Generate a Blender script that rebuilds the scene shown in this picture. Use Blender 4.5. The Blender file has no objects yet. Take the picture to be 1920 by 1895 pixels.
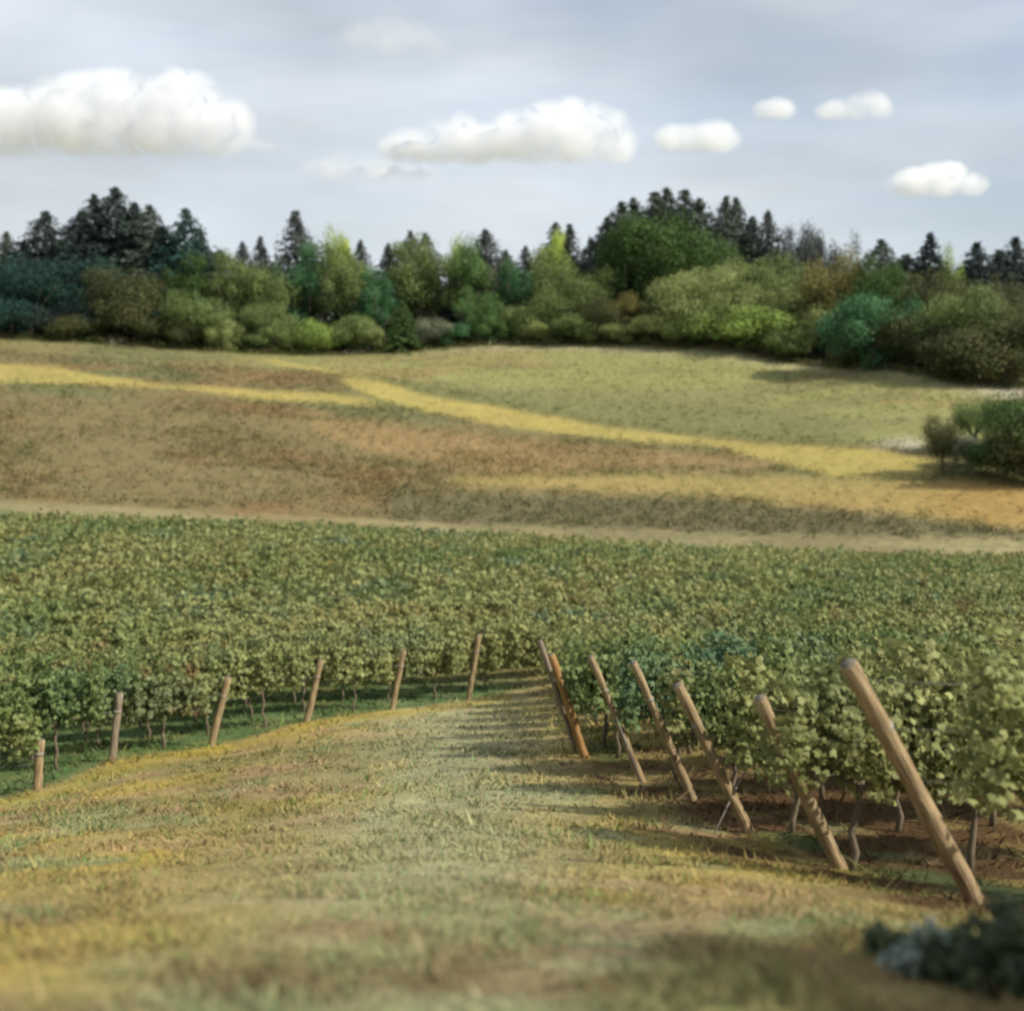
import bpy, bmesh, math, random
import numpy as np
from mathutils import Vector

random.seed(7)
RNG = np.random.default_rng(11)
S = bpy.context.scene
COL = S.collection

# ------------------------------------------------------------------ camera, sky, sun, exposure
F = 2059.0            # focal length in photo pixels (1920 wide)
HZ = 720.0            # photo row of the true horizon
CZ = 20.0             # eye height above the valley datum

cam_data = bpy.data.cameras.new('camera')
cam = bpy.data.objects.new('camera', cam_data)
COL.objects.link(cam)
cam.location = (0, 0, CZ)
cam.rotation_euler = (math.radians(90), 0, 0)
cam_data.sensor_width = 36.0
cam_data.lens = F / 1920 * 36.0
cam_data.shift_y = -(947.5 - HZ) / 1920.0
cam_data.clip_start = 0.1
cam_data.clip_end = 60000
cam_data.dof.use_dof = True
cam_data.dof.focus_distance = 17.0
cam_data.dof.aperture_fstop = cam_data.lens / 1000 / 0.056
S.camera = cam

SUN_EL = math.radians(39)
SUN_TO = Vector((0.93, -0.37, 0)).normalized()          # horizontal direction towards the sun
sun_az = math.atan2(SUN_TO.x, SUN_TO.y)                 # clockwise from +Y
W = bpy.data.worlds.new('World')
S.world = W
W.use_nodes = True
nt = W.node_tree
nt.nodes.clear()
N, L = nt.nodes.new, nt.links.new
out = N('ShaderNodeOutputWorld')
bg = N('ShaderNodeBackground')
bg.inputs['Strength'].default_value = 0.115
sky = N('ShaderNodeTexSky')
sky.sky_type = 'NISHITA'
sky.sun_disc = False
sky.sun_elevation = SUN_EL
sky.sun_rotation = sun_az
sky.dust_density = 2.0
sky.air_density = 1.0
sky.ozone_density = 1.5
# thin high cloud veil: pale grey sheets of varying thickness over the blue
tc = N('ShaderNodeTexCoord')
mp = N('ShaderNodeMapping')
mp.inputs['Scale'].default_value = (1.0, 1.0, 3.6)
mp.inputs['Location'].default_value = (0.35, 0.0, 0.62)
L(tc.outputs['Generated'], mp.inputs['Vector'])
n1 = N('ShaderNodeTexNoise')
n1.inputs['Scale'].default_value = 2.6
n1.inputs['Detail'].default_value = 6
n1.inputs['Roughness'].default_value = 0.5
L(mp.outputs['Vector'], n1.inputs['Vector'])
r1 = N('ShaderNodeValToRGB')
r1.color_ramp.elements[0].position = 0.30
r1.color_ramp.elements[0].color = (0.48, 0.48, 0.48, 1)
r1.color_ramp.elements[1].position = 0.66
r1.color_ramp.elements[1].color = (0.95, 0.95, 0.95, 1)
sx_ = N('ShaderNodeSeparateXYZ')
L(tc.outputs['Generated'], sx_.inputs['Vector'])
def drift(src, k, dst):
    m_ = N('ShaderNodeMath'); m_.operation = 'MULTIPLY_ADD'
    m_.inputs[1].default_value = k
    L(sx_.outputs['X'], m_.inputs[0]); L(src, m_.inputs[2]); L(m_.outputs['Value'], dst)
drift(n1.outputs['Fac'], -0.55, r1.inputs['Fac'])
n2 = N('ShaderNodeTexNoise')
n2.inputs['Scale'].default_value = 1.7
n2.inputs['Detail'].default_value = 4
L(mp.outputs['Vector'], n2.inputs['Vector'])
r2 = N('ShaderNodeValToRGB')
r2.color_ramp.elements[0].position = 0.36
r2.color_ramp.elements[0].color = (3.9, 4.15, 4.3, 1)
r2.color_ramp.elements[1].position = 0.62
r2.color_ramp.elements[1].color = (5.9, 6.3, 6.7, 1)
drift(n2.outputs['Fac'], 0.16, r2.inputs['Fac'])
mx = N('ShaderNodeMix')
mx.data_type = 'RGBA'
L(r1.outputs['Color'], mx.inputs['Factor'])
L(sky.outputs['Color'], mx.inputs['A'])
L(r2.outputs['Color'], mx.inputs['B'])
L(mx.outputs['Result'], bg.inputs['Color'])
L(bg.outputs['Background'], out.inputs['Surface'])

sd = bpy.data.lights.new('sun', 'SUN')
sd.energy = 4.5
sd.angle = math.radians(0.5)
sd.color = (1.0, 0.93, 0.80)
sun = bpy.data.objects.new('sun', sd)
COL.objects.link(sun)
to_sun = Vector((SUN_TO.x * math.cos(SUN_EL), SUN_TO.y * math.cos(SUN_EL), math.sin(SUN_EL)))
sun.rotation_euler = to_sun.to_track_quat('Z', 'Y').to_euler()
sun.location = (60, -30, 80)

vs = S.view_settings
vs.view_transform = 'Standard'
vs.look = 'None'
vs.exposure = 0.45
vs.gamma = 1.0
vs.use_curve_mapping = False
cy = S.cycles
cy.use_denoising = True
cy.max_bounces = 10
cy.diffuse_bounces = 3
cy.glossy_bounces = 1
cy.transmission_bounces = 3
cy.transparent_max_bounces = 8
cy.volume_bounces = 7
cy.filter_width = 2.4

# ------------------------------------------------------------------ helpers
def lerp(a, b, t):
    return a + (b - a) * t

def tag(o, label=None, cat=None, group=None, kind=None):
    if label: o['label'] = label
    if cat: o['category'] = cat
    if group: o['group'] = group
    if kind: o['kind'] = kind
    return o

def empty(name, loc=(0, 0, 0), rz=0.0):
    o = bpy.data.objects.new(name, None)
    o.empty_display_size = 0.3
    COL.objects.link(o)
    o.location = loc
    o.rotation_euler = (0, 0, rz)
    return o

def mesh_np(name, verts, faces_flat, nper, colors=None, smooth=False):
    """verts (n,3); faces_flat (m,nper) array of a single polygon size; colors (n,) scalar or (n,3) per vertex"""
    me = bpy.data.meshes.new(name)
    verts = np.asarray(verts, dtype=np.float32)
    faces_flat = np.asarray(faces_flat, dtype=np.int32)
    m = len(faces_flat)
    me.vertices.add(len(verts))
    me.vertices.foreach_set('co', verts.ravel())
    me.loops.add(m * nper)
    me.loops.foreach_set('vertex_index', faces_flat.ravel())
    me.polygons.add(m)
    me.polygons.foreach_set('loop_start', np.arange(m, dtype=np.int32) * nper)
    me.update(calc_edges=True)
    if smooth:
        me.polygons.foreach_set('use_smooth', np.ones(m, dtype=bool))
    if colors is not None:
        colors = np.asarray(colors, dtype=np.float32)
        if colors.ndim == 1:
            colors = np.repeat(colors[:, None], 3, 1)
        c4 = np.ones((len(verts), 4), dtype=np.float32)
        c4[:, :3] = colors
        at = me.color_attributes.new('col', 'FLOAT_COLOR', 'POINT')
        at.data.foreach_set('color', c4.ravel())
    me.validate()
    return me

def add_obj(name, me, mat=None, parent=None, loc=None, rot=None):
    o = bpy.data.objects.new(name, me)
    COL.objects.link(o)
    if mat and not me.materials:
        me.materials.append(mat)
    if parent: o.parent = parent
    if loc is not None: o.location = loc
    if rot is not None: o.rotation_euler = rot
    return o

def tube_arrays(pts, radii, seg=8, cap=True):
    """A tapered tube along pts -> verts, quad faces (caps as fan quads degenerate-free via extra ring)."""
    P = [Vector(p) for p in pts]
    V, Fc = [], []
    for i, p in enumerate(P):
        if i == 0: t = P[1] - P[0]
        elif i == len(P) - 1: t = P[-1] - P[-2]
        else: t = P[i + 1] - P[i - 1]
        t.normalize()
        a = Vector((1, 0, 0)) if abs(t.x) < 0.9 else Vector((0, 1, 0))
        u = t.cross(a).normalized(); v = t.cross(u)
        for k in range(seg):
            th = 2 * math.pi * k / seg
            V.append(p + radii[i] * (math.cos(th) * u + math.sin(th) * v))
    for i in range(len(P) - 1):
        for k in range(seg):
            k2 = (k + 1) % seg
            Fc.append((i * seg + k, i * seg + k2, (i + 1) * seg + k2, (i + 1) * seg + k))
    return V, Fc, [list(range(seg))[::-1], [(len(P) - 1) * seg + k for k in range(seg)]]

def tubes_mesh(name, tubes, seg=8):
    me = bpy.data.meshes.new(name)
    V, Fs = [], []
    for pts, radii in tubes:
        v, f, caps = tube_arrays(pts, radii, seg)
        b = len(V)
        V += [tuple(x) for x in v]
        Fs += [tuple(b + i for i in q) for q in f]
        Fs += [tuple(b + i for i in q) for q in caps]
    me.from_pydata(V, [], Fs)
    me.polygons.foreach_set('use_smooth', np.ones(len(Fs), dtype=bool))
    me.update()
    return me

# ------------------------------------------------------------------ terrain: a hillside falling to a valley and a hill beyond
CP = [  # (column, metres away, row) : how the land lies
 (-300,3.5,1900),(0,3.5,1898),(480,3.5,1897),(960,3.5,1895),(1440,3.5,1897),(1920,3.5,1905),(2220,3.5,1910),
 (0,5,1775),(480,5,1765),(960,5,1765),(1440,5,1775),(1920,5,1805),(2220,5,1815),
 (0,9,1640),(480,9,1625),(960,9,1620),(1440,9,1640),(1830,9,1690),(2220,9,1705),
 (1575,11.2,1630),(1405,13.4,1560),(1920,13.2,1585),(2220,13.2,1590),
 (0,14,1558),(480,14,1535),(960,14,1515),
 (1300,15.6,1500),(1205,17.8,1465),(1098,20,1420),(1500,20,1420),(1920,20,1415),(2220,20,1418),
 (-300,22.5,1490),(70,22.5,1480),(210,25,1425),(480,21,1440),(395,27.5,1400),(575,30.2,1352),(735,33,1330),(878,36,1311),
 (-300,38,1305),(0,38,1285),(960,38,1292),(1440,38,1262),(1920,38,1245),(2220,38,1243),
 (-300,60,1112),(0,60,1118),(480,60,1126),(960,60,1134),(1440,60,1142),(1920,60,1152),(2220,60,1156),
 (-300,95,965),(0,95,978),(480,95,1011),(960,95,1040),(1440,95,1067),(1920,95,1080),(2220,95,1083),
 (-300,106,945),(0,106,957),(480,106,995),(960,106,1027),(1440,106,1051),(1920,106,1064),
 (0,150,850),(480,150,880),(960,140,935),(1440,130,966),(1920,125,975),(2220,125,985),
 (0,200,742),(480,200,768),(960,180,842),(1440,160,885),(1920,140,915),(2220,140,925),
 (0,240,688),(480,250,694),(960,220,772),(1440,190,820),(1920,170,830),(2220,170,840),
 (960,262,692),(1440,230,735),(1920,200,752),
 (-300,290,620),(0,290,631),(250,290,645),(480,290,662),(640,292,664),(750,296,655),(960,300,643),(1200,290,645),(1400,275,657),
 (1520,262,684),(1700,235,692),(1790,225,712),(1920,220,724),(2220,220,735),
]
CP = np.array(CP, dtype=float)
def _nx(px): return (px - 960) / 960.0
def _nd(d): return np.log(d) * 1.35
A_ = np.stack([_nx(CP[:, 0]), _nd(CP[:, 1])], 1)
def _U(r2): return 0.5 * r2 * np.log(r2 + 1e-9)
_K = _U(((A_[:, None] - A_[None]) ** 2).sum(-1)) + np.eye(len(CP)) * 2e-3
_P = np.concatenate([np.ones((len(CP), 1)), A_], 1)
_M = np.block([[_K, _P], [_P.T, np.zeros((3, 3))]])
_w = np.linalg.solve(_M, np.concatenate([CP[:, 2], np.zeros(3)]))
def row_tps(px, d):
    q = np.stack([_nx(px), _nd(d)], -1)
    r2 = ((q[..., None, :] - A_) ** 2).sum(-1)
    return _U(r2) @ _w[:len(CP)] + _w[-3] + q @ _w[-2:]
CX = [-300, 0, 250, 480, 640, 750, 960, 1200, 1400, 1520, 1700, 1790, 1920, 2220]
CD = [290, 290, 290, 290, 292, 296, 300, 290, 275, 262, 235, 225, 220, 220]
def crest(px): return np.interp(px, CX, CD)
def ground_z(x, d):
    """height of the land at (x, d)"""
    x = np.asarray(x, float); d = np.asarray(d, float)
    dd = np.maximum(d, 3.5)
    px = np.clip(960 + F * x / dd, -300, 2220)
    dc = crest(px)
    d2 = np.clip(d, 3.5, dc)
    z = CZ - (row_tps(px, d2) - HZ) * d2 / F
    # behind the photographer the bank goes on rising gently
    z = np.where(d < 3.5, z + (3.5 - d) * 0.16, z)
    z = np.where(d > dc, z + np.clip(d - dc, 0, 200) * 0.04, z)
    # small unevenness of real ground
    z = z + 0.02 * np.sin(x * 1.9 + 0.7 * d) * np.sin(d * 1.3) * np.clip(8 / np.maximum(d, 1), 0, 1)
    return z
def gz(x, d): return float(ground_z(np.array([x]), np.array([d]))[0])
def X(px, d): return (px - 960) / F * d
def pt(px, d): 
    x = X(px, d)
    return Vector((x, d, gz(x, d)))
def row_of(x, d): return HZ + (CZ - ground_z(x, d)) * F / d

def smooth(a, b, v):
    t = np.clip((v - a) / (b - a), 0, 1)
    return t * t * (3 - 2 * t)
_perm = RNG.random((64, 64))
def vnoise(x, y):
    xi = np.floor(x).astype(int); yi = np.floor(y).astype(int)
    fx = x - xi; fy = y - yi
    fx = fx * fx * (3 - 2 * fx); fy = fy * fy * (3 - 2 * fy)
    g = lambda a, b: _perm[a % 64, b % 64]
    return lerp(lerp(g(xi, yi), g(xi + 1, yi), fx), lerp(g(xi, yi + 1), g(xi + 1, yi + 1), fx), fy)
def fbm(x, y, o=4):
    s = 0; a = 0.5; t = 0
    for i in range(o):
        s = s + a * vnoise(x, y); t += a
        x = x * 2.03 + 17.1; y = y * 2.03 + 5.3; a *= 0.5
    return s / t

# row ends on the two sides of the grass alley: base column, metres away, top column, top row, label
POSTS = [
 ('R', 1830, 9.0, 1592, 1245, 'tallest leaning wooden end post with pale weathered top, nearest of all the posts'),
 ('R', 1575, 11.2, 1425, 1310, 'leaning wooden end post second from the tallest one, its top lost in leaves'),
 ('R', 1405, 13.4, 1272, 1285, 'leaning wooden end post with a taut guy wire running down to the grass'),
 ('R', 1300, 15.6, 1188, 1243, 'slim leaning wooden end post fourth from the tallest one'),
 ('R', 1205, 17.8, 1108, 1232, 'slim leaning wooden end post beside the thin vine stems, fifth from the tallest'),
 ('R', 1098, 20.0, 1034, 1228, 'orange-brown leaning wooden end post, thicker one of the close pair at the alley'),
 ('R', 1080, 21.4, 1012, 1203, 'thin grey-brown end post, the further one of the close pair at the alley'),
 ('L', 70, 22.5, 76, 1388, 'short stubby wooden post at the left edge of the vineyard'),
 ('L', 210, 25.0, 224, 1300, 'nearly upright wooden end post, second from the left edge'),
 ('L', 395, 27.5, 428, 1270, 'wooden end post leaning right beside a thin pale vine stem'),
 ('L', 575, 30.2, 602, 1238, 'wooden end post with a dark gap in the leaves at its top'),
 ('L', 735, 33.0, 757, 1220, 'tan wooden end post leaning right, last but one before the alley end'),
 ('L', 878, 36.0, 898, 1190, 'tan wooden end post leaning right, nearest to the far end of the alley'),
]
ROWDIR = Vector((0.955, 0.296, 0)).normalized()
R_EDGE_D = [5, 9.0, 11.2, 13.4, 15.6, 17.8, 20, 21.4, 37]
R_EDGE_X = [4.7] + [X(p[1], p[2]) for p in POSTS[:7]] + [1.15]
L_EDGE_D = [14, 22.5, 25.0, 27.5, 30.2, 33.0, 36.0, 38.5]
L_EDGE_X = [-12] + [X(p[1], p[2]) for p in POSTS[7:]] + [1.15]
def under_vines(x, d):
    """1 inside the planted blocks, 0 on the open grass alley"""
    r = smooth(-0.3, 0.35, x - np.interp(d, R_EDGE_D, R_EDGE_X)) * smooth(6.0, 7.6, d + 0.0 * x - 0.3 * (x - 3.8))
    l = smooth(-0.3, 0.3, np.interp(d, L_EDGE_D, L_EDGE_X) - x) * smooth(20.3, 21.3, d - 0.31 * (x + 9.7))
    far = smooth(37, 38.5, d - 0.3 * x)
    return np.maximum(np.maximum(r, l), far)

def soil_shadow_mask(x, d):
    """bare rusty soil round the right-hand row ends, spread and darkened as painted row shadow"""
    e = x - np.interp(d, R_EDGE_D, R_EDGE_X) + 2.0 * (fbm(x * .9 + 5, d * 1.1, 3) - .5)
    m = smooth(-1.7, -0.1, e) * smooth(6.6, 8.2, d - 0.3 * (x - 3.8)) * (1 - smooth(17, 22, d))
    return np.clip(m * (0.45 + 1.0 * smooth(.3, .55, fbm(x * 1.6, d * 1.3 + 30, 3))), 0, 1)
# field patches of the far hill as curves row(column): the yellow mown tracks
def band(px, py, cx, cu, cl, soft=6.5):
    up = np.interp(px, cx, cu); lo = np.interp(px, cx, cl)
    m = smooth(-soft, soft, py - up) * smooth(-soft, soft, lo - py)
    return m * smooth(cx[0], cx[0] + 45, px) * (1 - smooth(cx[-1] - 110, cx[-1], px))
def track_mask(px, py):
    a = band(px, py, [-400, 0, 110, 200, 330, 470, 620, 760], [678, 681, 688, 707, 722, 730, 739, 750], [715, 718, 720, 722, 727, 748, 756, 768])
    b = band(px, py, [620, 660, 720, 790, 900, 1000, 1150, 1300, 1450, 1600, 1760], [706, 706, 716, 741, 756, 775, 800, 818, 832, 838, 850],
             [709, 726, 752, 770, 790, 808, 824, 836, 850, 880, 886])
    c = band(px, py, [1340, 1450, 1560, 1700, 1800], [838, 834, 838, 850, 866], [841, 866, 892, 898, 880])
    e = band(px, py, [480, 520, 600, 660, 720], [672, 676, 690, 699, 706], [676, 684, 697, 706, 711], 2.5) * 0.8
    return np.maximum(np.maximum(a, b), np.maximum(c, e))

def mixc(c, k, m):
    return c + (np.array(k) - c) * np.clip(m, 0, 1)[..., None]
def ground_colour(x, d):
    n1 = fbm(x * 0.55 + 3, d * 0.40, 4); n2 = fbm(x * 0.16 + 40, d * 0.13 + 9, 3); n3 = fbm(x * 1.9, d * 1.2 + 30, 3)
    px = 960 + F * x / np.maximum(d, 3.0)
    py = row_of(x, np.maximum(d, 3.0)) + 9 * (fbm(x * .22, d * .22 + 50, 3) - .5)
    c = np.zeros(x.shape + (3,)) + np.array((0.275, 0.218, 0.085))
    near = 1 - smooth(38, 44, d)
    c = mixc(c, (0.345, 0.262, 0.072), smooth(0.48, 0.70, n1) * near * 0.85)
    c = mixc(c, (0.185, 0.165, 0.062), smooth(0.5, 0.72, n2) * near * 0.75)
    c = mixc(c, (0.22, 0.24, 0.12), smooth(0.58, 0.75, fbm(x * .7 + 11, d * .5 + 70, 3)) * near * 0.8)
    c = mixc(c, (0.30, 0.205, 0.11), smooth(0.56, 0.72, fbm(x * .8 + 91, d * .9 + 7, 3)) * near * 0.7)
    # worn paler middle of the alley
    mid = np.exp(-((x + 0.045 * d + 0.2) / (0.9 + 0.05 * d)) ** 2) * near
    c = mixc(c, (0.275, 0.272, 0.155), mid * 0.8)
    c = mixc(c, (0.31, 0.245, 0.045), np.exp(-((x - np.interp(d, L_EDGE_D, L_EDGE_X) - 1.0) / .9) ** 2) * near * (x < 0) * .6)
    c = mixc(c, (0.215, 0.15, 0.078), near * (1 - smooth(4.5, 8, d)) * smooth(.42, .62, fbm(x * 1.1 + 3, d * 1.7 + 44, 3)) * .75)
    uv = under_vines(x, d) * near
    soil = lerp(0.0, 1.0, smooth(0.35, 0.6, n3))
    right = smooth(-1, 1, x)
    c = mixc(c, (0.078, 0.046, 0.021), soil_shadow_mask(x, d) * near)  # rusty soil, its dark tone also painting the shadow bands of the rows
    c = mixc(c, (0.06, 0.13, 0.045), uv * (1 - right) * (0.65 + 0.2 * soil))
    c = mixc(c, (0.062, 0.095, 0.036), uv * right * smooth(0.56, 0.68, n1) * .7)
    # vineyard floor in the valley
    fl = smooth(38, 44, d) * (1 - smooth(96, 99, d - 0.02 * x))
    c = mixc(c, (0.15, 0.14, 0.05), fl)
    far = smooth(96, 100, d)
    # far hill: brown stubble below, olive grass above
    fb = (0.158, 0.130, 0.060)
    c = mixc(c, fb, far)
    big = fbm(x * .035 + 7, d * .028 + 2, 4)
    c = mixc(c, (0.130, 0.130, 0.058), far * smooth(0.42, 0.66, big))
    c = mixc(c, (0.19, 0.125, 0.058), far * smooth(0.54, 0.74, fbm(x * .05 + 60, d * .05 + 33, 4)) * 0.8)
    # olive hill on the right above the long track, and the strip under the trees
    hill = far * smooth(0, 14, np.interp(px, [-300, 0, 300, 560, 640, 730, 900, 1150, 1450, 1750, 2200], [655, 662, 690, 700, 706, 718, 756, 800, 834, 848, 852]) - py)
    c = mixc(c, (0.208, 0.206, 0.080), hill * smooth(300, 640, px))
    c = mixc(c, (0.18, 0.165, 0.072), hill * smooth(0.45, 0.6, fbm(x * .03, d * .09 + 12, 4)) * 0.8)
    c = mixc(c, (0.225, 0.17, 0.075), hill * smooth(0.55, 0.68, fbm(x * .022 + 31, d * .05 + 3, 3)) * 0.75)
    c = mixc(c, (0.150, 0.152, 0.064), far * band(px, py, [690, 900, 1100, 1400, 1650], [716, 728, 744, 764, 790], [726, 766, 796, 826, 844], 12) * 0.9)
    c = mixc(c, (0.235, 0.165, 0.075), far * band(px, py, [560, 700, 960, 1250, 1520], [782, 790, 822, 842, 862], [800, 850, 890, 884, 884], 16) * .85)
    c = mixc(c, (0.125, 0.112, 0.062), far * band(px, py, [700, 960, 1300, 1700, 2200], [930, 928, 938, 966, 1010], [985, 1000, 1020, 1034, 1040], 14) * .75)
    # pale mown rim along the top of the hill
    rim = far * np.exp(-((d - crest(px) + 6) / 7) ** 2) * smooth(700, 1000, px)
    c = mixc(c, (0.30, 0.275, 0.155), rim * 0.8)
    # golden strip and orange corner on the right
    g = band(px, py, [820, 1000, 1300, 1600, 1950, 2300], [898, 890, 890, 895, 905, 915], [910, 916, 930, 955, 995, 1000], 14)
    c = mixc(c, (0.29, 0.225, 0.08), far * g * 0.75)
    c = mixc(c, (0.265, 0.175, 0.06), far * g * smooth(1600, 1850, px) * 0.8)
    # strip of pale dry grass at the foot of the hill
    st = band(px, py, [-400, 0, 480, 960, 1440, 1920, 2300], [926, 936, 965, 983, 998, 1009, 1012], [975, 986, 1018, 1050, 1072, 1085, 1090], 5)
    c = mixc(c, (0.235, 0.21, 0.105), far * st * (0.3 + 0.5 * smooth(.35, .6, fbm(x * .1, d * .2, 3))))
    c = mixc(c, (0.315, 0.262, 0.080), far * track_mask(px, py) * (.6 + .5 * fbm(x * .15, d * .15, 3)))
    # bare pale patches near the right-hand shrubs
    bp = np.exp(-(((px - 1695) / 45) ** 2 + ((py - 832) / 10) ** 2)) + np.exp(-(((px - 1905) / 60) ** 2 + ((py - 735) / 12) ** 2))
    c = mixc(c, (0.40, 0.36, 0.29), far * np.clip(bp, 0, 1) * 0.8)
    v = 0.86 + 0.28 * fbm(x * 3.1, d * 2.3, 2)
    return np.clip(c * v[..., None], 0, 1)

def principled(name, rough=0.9, spec=0.2):
    m = bpy.data.materials.new(name)
    m.use_nodes = True
    t = m.node_tree
    b = t.nodes['Principled BSDF']
    b.inputs['Roughness'].default_value = rough
    b.inputs['Specular IOR Level'].default_value = spec
    return m, t, b

# ground material: field colour times fine mottling and bump
def ground_material():
    m, t, b = principled('field_ground', 0.95, 0.1)
    at = t.nodes.new('ShaderNodeAttribute'); at.attribute_name = 'col'
    ge = t.nodes.new('ShaderNodeNewGeometry')
    def noise(sc, det, rough=0.6):
        n = t.nodes.new('ShaderNodeTexNoise')
        n.inputs['Scale'].default_value = sc; n.inputs['Detail'].default_value = det; n.inputs['Roughness'].default_value = rough
        t.links.new(ge.outputs['Position'], n.inputs['Vector'])
        return n
    na, nb = noise(0.9, 6), noise(14.0, 4)
    def ramp(n, a, bb):
        r = t.nodes.new('ShaderNodeMapRange')
        r.inputs['From Min'].default_value = 0.3; r.inputs['From Max'].default_value = 0.7
        r.inputs['To Min'].default_value = a; r.inputs['To Max'].default_value = bb
        t.links.new(n.outputs['Fac'], r.inputs['Value'])
        return r
    ra, rb = ramp(na, 0.72, 1.25), ramp(nb, 0.7, 1.3)
    mu = t.nodes.new('ShaderNodeMath'); mu.operation = 'MULTIPLY'
    t.links.new(ra.outputs['Result'], mu.inputs[0]); t.links.new(rb.outputs['Result'], mu.inputs[1])
    vm = t.nodes.new('ShaderNodeVectorMath'); vm.operation = 'SCALE'
    t.links.new(at.outputs['Color'], vm.inputs[0]); t.links.new(mu.outputs['Value'], vm.inputs['Scale'])
    t.links.new(vm.outputs['Vector'], b.inputs['Base Color'])
    bu = t.nodes.new('ShaderNodeBump'); bu.inputs['Strength'].default_value = 0.7; bu.inputs['Distance'].default_value = 0.08
    t.links.new(nb.outputs['Fac'], bu.inputs['Height']); t.links.new(bu.outputs['Normal'], b.inputs['Normal'])
    return m
GROUND = ground_material()

def build_ground():
    ds = np.concatenate([np.linspace(-40, 2.0, 22), np.exp(np.linspace(math.log(2.6), math.log(94), 230)),
                         np.linspace(95, 330, 240), np.exp(np.linspace(math.log(340), math.log(9000), 26))])
    us = np.concatenate([np.linspace(-3.2, -0.62, 26)[:-1], np.linspace(-0.62, 0.62, 330), np.linspace(0.62, 3.2, 26)[1:]])
    D = np.repeat(ds[:, None], len(us), 1)
    Xg = us[None, :] * np.maximum(D, 12.0 - 0 * D) if False else us[None, :] * np.where(D < 6, 6.0, D)
    # keep rows close to the camera from pinching: fixed width below 6 m
    V = np.zeros(D.shape + (3,)); Cc = np.zeros(D.shape + (3,))
    for i in range(0, len(ds)):
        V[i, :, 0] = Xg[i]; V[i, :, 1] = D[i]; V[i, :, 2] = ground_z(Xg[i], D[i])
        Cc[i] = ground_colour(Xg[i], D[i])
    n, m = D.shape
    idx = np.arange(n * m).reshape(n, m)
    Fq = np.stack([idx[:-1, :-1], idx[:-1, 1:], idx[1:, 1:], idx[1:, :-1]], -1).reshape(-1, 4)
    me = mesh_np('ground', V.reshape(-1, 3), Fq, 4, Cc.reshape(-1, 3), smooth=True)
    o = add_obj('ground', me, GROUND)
    tag(o, 'straw coloured grass hillside falling to a valley and rising to a far hill', 'ground', kind='structure')
build_ground()

# ------------------------------------------------------------------ foliage materials
def leaf_material(name, dark, light, transl=0.25, tints=(), patch=0.35, rough=0.6):
    """dark..light chosen leaf by leaf (attribute), with drifting hue patches over the planting"""
    m = bpy.data.materials.new(name)
    m.use_nodes = True
    t = m.node_tree
    t.nodes.clear()
    N_ = t.nodes.new
    o = N_('ShaderNodeOutputMaterial')
    p = N_('ShaderNodeBsdfPrincipled')
    p.inputs['Roughness'].default_value = rough
    p.inputs['Specular IOR Level'].default_value = 0.25
    tr = N_('ShaderNodeBsdfTranslucent')
    ms = N_('ShaderNodeMixShader'); ms.inputs['Fac'].default_value = transl
    at = N_('ShaderNodeAttribute'); at.attribute_name = 'col'
    cr = N_('ShaderNodeValToRGB')
    cr.color_ramp.elements[0].color = (*dark, 1); cr.color_ramp.elements[1].color = (*light, 1)
    t.links.new(at.outputs['Fac'], cr.inputs['Fac'])
    col = cr.outputs['Color']
    ge = N_('ShaderNodeNewGeometry')
    for i, (tint, sc, lo, hi, amt) in enumerate(tints):
        n = N_('ShaderNodeTexNoise'); n.inputs['Scale'].default_value = sc; n.inputs['Detail'].default_value = 3
        mp_ = N_('ShaderNodeMapping'); mp_.inputs['Location'].default_value = (13.7 * i + 5, 7.1 * i, 3.3 * i)
        t.links.new(ge.outputs['Position'], mp_.inputs['Vector']); t.links.new(mp_.outputs['Vector'], n.inputs['Vector'])
        mr = N_('ShaderNodeMapRange'); mr.inputs['From Min'].default_value = lo; mr.inputs['From Max'].default_value = hi
        mr.inputs['To Max'].default_value = amt
        t.links.new(n.outputs['Fac'], mr.inputs['Value'])
        mi = N_('ShaderNodeMix'); mi.data_type = 'RGBA'
        t.links.new(mr.outputs['Result'], mi.inputs['Factor'])
        t.links.new(col, mi.inputs['A'])
        mi.inputs['B'].default_value = (*tint, 1)
        col = mi.outputs['Result']
    t.links.new(col, p.inputs['Base Color']); t.links.new(col, tr.inputs['Color'])
    t.links.new(p.outputs['BSDF'], ms.inputs[1]); t.links.new(tr.outputs['BSDF'], ms.inputs[2])
    t.links.new(ms.outputs['Shader'], o.inputs['Surface'])
    return m

VINE_TINTS = (((0.085, 0.155, 0.045), 0.07, 0.46, 0.60, 0.6), ((0.27, 0.23, 0.085), 0.32, 0.50, 0.66, 0.7), ((0.040, 0.125, 0.090), 0.26, 0.54, 0.68, 0.55),
              ((0.23, 0.25, 0.085), 0.16, 0.48, 0.62, 0.6), ((0.20, 0.09, 0.045), 0.45, 0.64, 0.74, 0.6))
VINE = leaf_material('vine_leaves', (0.080, 0.097, 0.032), (0.40, 0.42, 0.165), 0.34, VINE_TINTS)

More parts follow.
